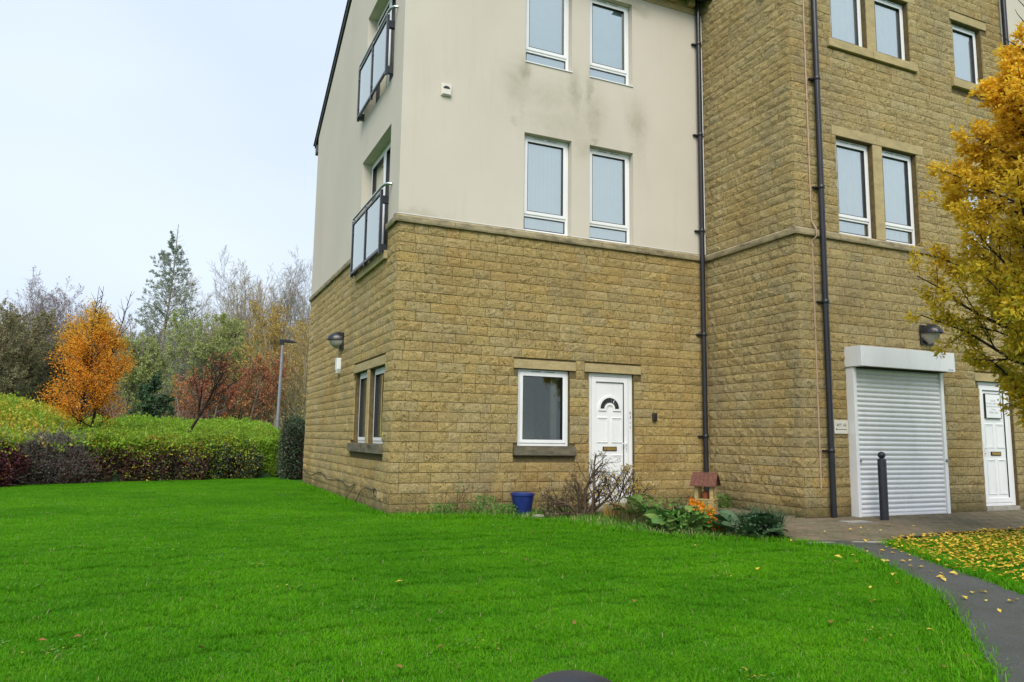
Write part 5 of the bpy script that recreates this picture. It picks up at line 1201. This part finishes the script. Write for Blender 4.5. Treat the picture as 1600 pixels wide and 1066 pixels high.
# ------------------------------------------------------------------ trees behind the hedge
def at(u, v, d): return CAM+(_fw+_r2*(u-800)/F-_u2*(v-533)/F)*d
def spot(u, d, z=0.): p = at(u, 664, d); return (p[0], p[1], z)
def env_b(z): return float(np.interp(z, [.7, 1.3, 2.1, 2.8, 3.6, 4.3, 5.1], [.4, .92, 1.14, 1.08, .78, .42, .05]))
env_tree('orange_tree', spot(124, 19.5), 4.95, 1.2, env_b, 90, 14, 'bark_dark', 'leaf_orange', 22000, .046, 'young tree with glowing orange leaves and a sparse dark top, behind the hedge', elev=32, trunk_r=.04, stems=3, n2=10, n3=6, twiggy=.85, width=.6, cull=1.12, jit=.075)
# tall feathery larch
def env_l(z): return float(np.interp(z, [1., 3, 6, 9, 11.2, 12.3, 13.2], [2.8, 2.9, 2.5, 2.0, 1.25, .6, .1]))
env_tree('larch', spot(232, 42), 13.2, 1.5, env_l, 110, 15, 'bark_grey', 'leaf_larch', 30000, .085, 'tall thin feathery larch standing above all other trees on the left', elev=14, trunk_r=.13, n2=10, n3=6, width=.4, droop=.5, cull=1.1)
# green willow-like trees around it
wild_tree('willow', spot(325, 37), 7.6, 21, 'bark_grey', 'green misty willow just right of the larch', .14, 'leaf_willow', 24000, .09, stems=3, l1=14, l2=8, l3=5, l4=0, f1=.5, a1=34)
wild_tree('willow', spot(210, 38), 6.6, 22, 'bark_grey', 'green willow between the orange tree and the larch', .14, 'leaf_willow', 22000, .09, stems=3, l1=14, l2=8, l3=5, l4=0, f1=.5, a1=34)
wild_tree('small_conifer', spot(226, 27), 3.6, 23, 'bark_dark', 'small dark green young tree just behind the hedge right of the orange tree', .04, 'leaf_darkgreen', 5000, .09, l1=16, l2=6, l3=4, l4=0, f1=.4, a1=50)
# leaning bare cherry
wild_tree('leaning_tree', spot(253, 20.5), 3.9, 24, 'bark_dark', 'small bare dark tree leaning to the right out of the hedge', .065, None, 0, .06, l1=11, l2=7, l3=6, l4=3, f1=.62, a1=44, lean=(.75, -.1), start=.5, tw=.005, up=.03, gn=.16)
# rust red trees
wild_tree('rust_tree', spot(305, 30), 3.6, 25, 'bark_purple', 'low wide tree with dull red leaves behind the leaning tree', .07, 'leaf_rust', 9000, .08, stems=4, l1=10, l2=7, l3=5, l4=0, f1=.7, a1=55)
wild_tree('rust_tree', spot(385, 31), 4.6, 26, 'bark_brown', 'tree with orange red leaf patches left of the lamp post', .08, 'leaf_rust', 7000, .08, stems=4, l1=10, l2=7, l3=5, l4=0, f1=.66, a1=50)
# mustard trees right
wild_tree('mustard_tree', spot(455, 36), 8.0, 27, 'bark_tan', 'tree with thin mustard yellow leaves beside the building edge', .12, 'leaf_mustard', 12000, .08, stems=3, l1=14, l2=8, l3=6, l4=0, f1=.5, a1=40)
wild_tree('mustard_tree', spot(412, 40), 7.6, 28, 'bark_tan', 'tangled tan twigged tree with few yellow leaves behind the lamp post', .12, 'leaf_mustard', 8000, .08, stems=4, l1=14, l2=8, l3=6, l4=2, f1=.5, a1=38)
wild_tree('mustard_tree', spot(480, 33), 6.5, 29, 'bark_tan', 'brown thicket tree partly hidden by the left wall', .10, 'leaf_mustard', 6000, .08, stems=4, l1=12, l2=8, l3=6, l4=2, f1=.55, a1=42)
# left olive masses
wild_tree('olive_tree', spot(18, 34), 7.0, 31, 'bark_brown', 'brown green tree at the left edge of the photo', .12, 'leaf_olive', 34000, .075, stems=4, l1=14, l2=8, l3=6, l4=0, f1=.5, a1=38)
wild_tree('olive_tree', spot(75, 37), 6.8, 32, 'bark_brown', 'olive green tree seen left behind the orange tree', .12, 'leaf_olive', 32000, .075, stems=4, l1=14, l2=8, l3=6, l4=0, f1=.5, a1=38)
wild_tree('olive_tree', spot(-45, 31), 6.5, 33, 'bark_brown', 'dull brown green tree cut by the left photo edge', .12, 'leaf_olive', 26000, .075, stems=4, l1=14, l2=8, l3=6, l4=0, f1=.5, a1=38)
# bare winter trees in the back
lab = ['sparse bare tree at the far left with a few leaves left', 'bare purple grey tree behind the olive trees', 'bare tree with thin upright twigs left behind the orange tree', 'bare tree filling the gap left of the larch', 'bare tree in the gap right of the larch', 'broad round crowned bare tree in the middle of the back row', 'bare brown tree beside the round crowned one', 'tall bare tree right at the edge of the building', 'bare tree far back above the lamp post', 'brown bare tree low behind the left edge of the orange tree', 'brown bare tree low behind the right edge of the orange tree', 'brown bare tree low behind the larch', 'tan bare tree low behind the leaning tree', 'tan bare tree low behind the red leaved trees', 'brown bare tree low at the far left edge']
for i, (u, d, H, sd, bk, st_, nl_) in enumerate(((20, 46, 11.0, 41, 'bark_purple', 3, 2500), (75, 48, 11.5, 42, 'bark_purple', 3, 3500), (135, 50, 10.5, 43, 'bark_purple', 4, 2500), (190, 50, 9.5, 44, 'bark_purple', 4, 1800), (300, 52, 10.0, 45, 'bark_grey', 3, 0), (352, 47, 12.6, 46, 'bark_tan', 5, 0), (395, 50, 12.8, 47, 'bark_grey', 4, 0), (478, 50, 15.0, 48, 'bark_grey', 3, 0), (438, 54, 13.8, 49, 'bark_grey', 3, 0),
        (98, 56, 9.6, 51, 'bark_rust', 5, 3500), (165, 57, 9.4, 52, 'bark_rust', 5, 3500), (222, 55, 9.2, 53, 'bark_rust', 5, 2500), (328, 57, 10.4, 54, 'bark_tan', 5, 2500), (375, 55, 10.0, 55, 'bark_tan', 5, 2500), (35, 56, 9.6, 56, 'bark_rust', 5, 3500))):
    wild_tree('bare_tree', spot(u, d, float(hills(np.array([0.]), np.array([spot(u, d)[1]]))[0]) if d > 100 else 0.), H, sd, bk, lab[i], .10, 'leaf_hazed' if nl_ else None, nl_, .08, stems=st_+1, l1=12, l2=9, l3=6, l4=4, f1=.5, f2=.48, f3=.5, f4=.55, a1=32, up=.14, start=.12, tw=.0075, gn=.12, group='bare trees along the back row')
# lamp post
lp = spot(433, 25.5); o = empty('street_lamp', lp); tag(o, 'grey street lamp with a small dark head behind the hedge', 'street lamp')
hh = at(437, 531, 25.5)[2]; s = MB(); s.tube([(0, 0, 0), (0, 0, 1.1), (0, 0, 1.12), (0.04, .0, hh)], [.075, .075, .052, .045], 12); s.build('post', G['galvanised'], o, smooth=True)
s = MB(); s.box(-.07, .09, -.07, .07, hh-.12, hh+.06); s.build('head_bracket', G['black_metal'], o, bevel=.01)
s = MB(); s.prism([(.08, -.09, hh-.05), (.50, -.07, hh-.03), (.52, -.06, hh+.0), (.1, -.09, hh+.07)], (0, .18, 0)); s.build('lantern', G['black_metal'], o, bevel=.01)
# woodland on the hill beyond
rng = np.random.default_rng(90); n = 420; D = 55+35*rng.random(n); U = -250+900*rng.random(n); st = []
for d_, u_ in zip(D, U): p = spot(u_, d_); st.append((p[0], p[1], float(hills(np.array([p[0]]), np.array([p[1]]))[0])))
st = np.array(st); T = polylines(rng, st, np.tile([0, 0, 1.], (n, 1))+rng.normal(size=(n, 3))*.08, 3+2.5*rng.random(n), np.full(n, .10), 6, .05, .02)
a = children(rng, *T, 12, .5, 38, .1); L1 = polylines(rng, a[0], a[1], a[2], np.maximum(a[3]*.6, .02), 4, .14, .1); a = children(rng, *L1, 6, .45, 40, .2); L2 = polylines(rng, a[0], a[1], a[2], np.full(len(a[2]), .018), 3, .15, .05)
wd = link('woodland', npmesh('woodland', *tubes([T, L1, L2], [4, 3, 3])), None, [G['bark_brown']]); wd['kind'] = 'stuff'
p, d = on_lines(rng, L2, 14000, .15); wl = link('woodland_leaves', npmesh('woodland_leaves', *leaves(rng, p, unit(d+rng.normal(size=d.shape)), .2, .7)), None, [G['leaf_mustard']]); wl['kind'] = 'stuff'
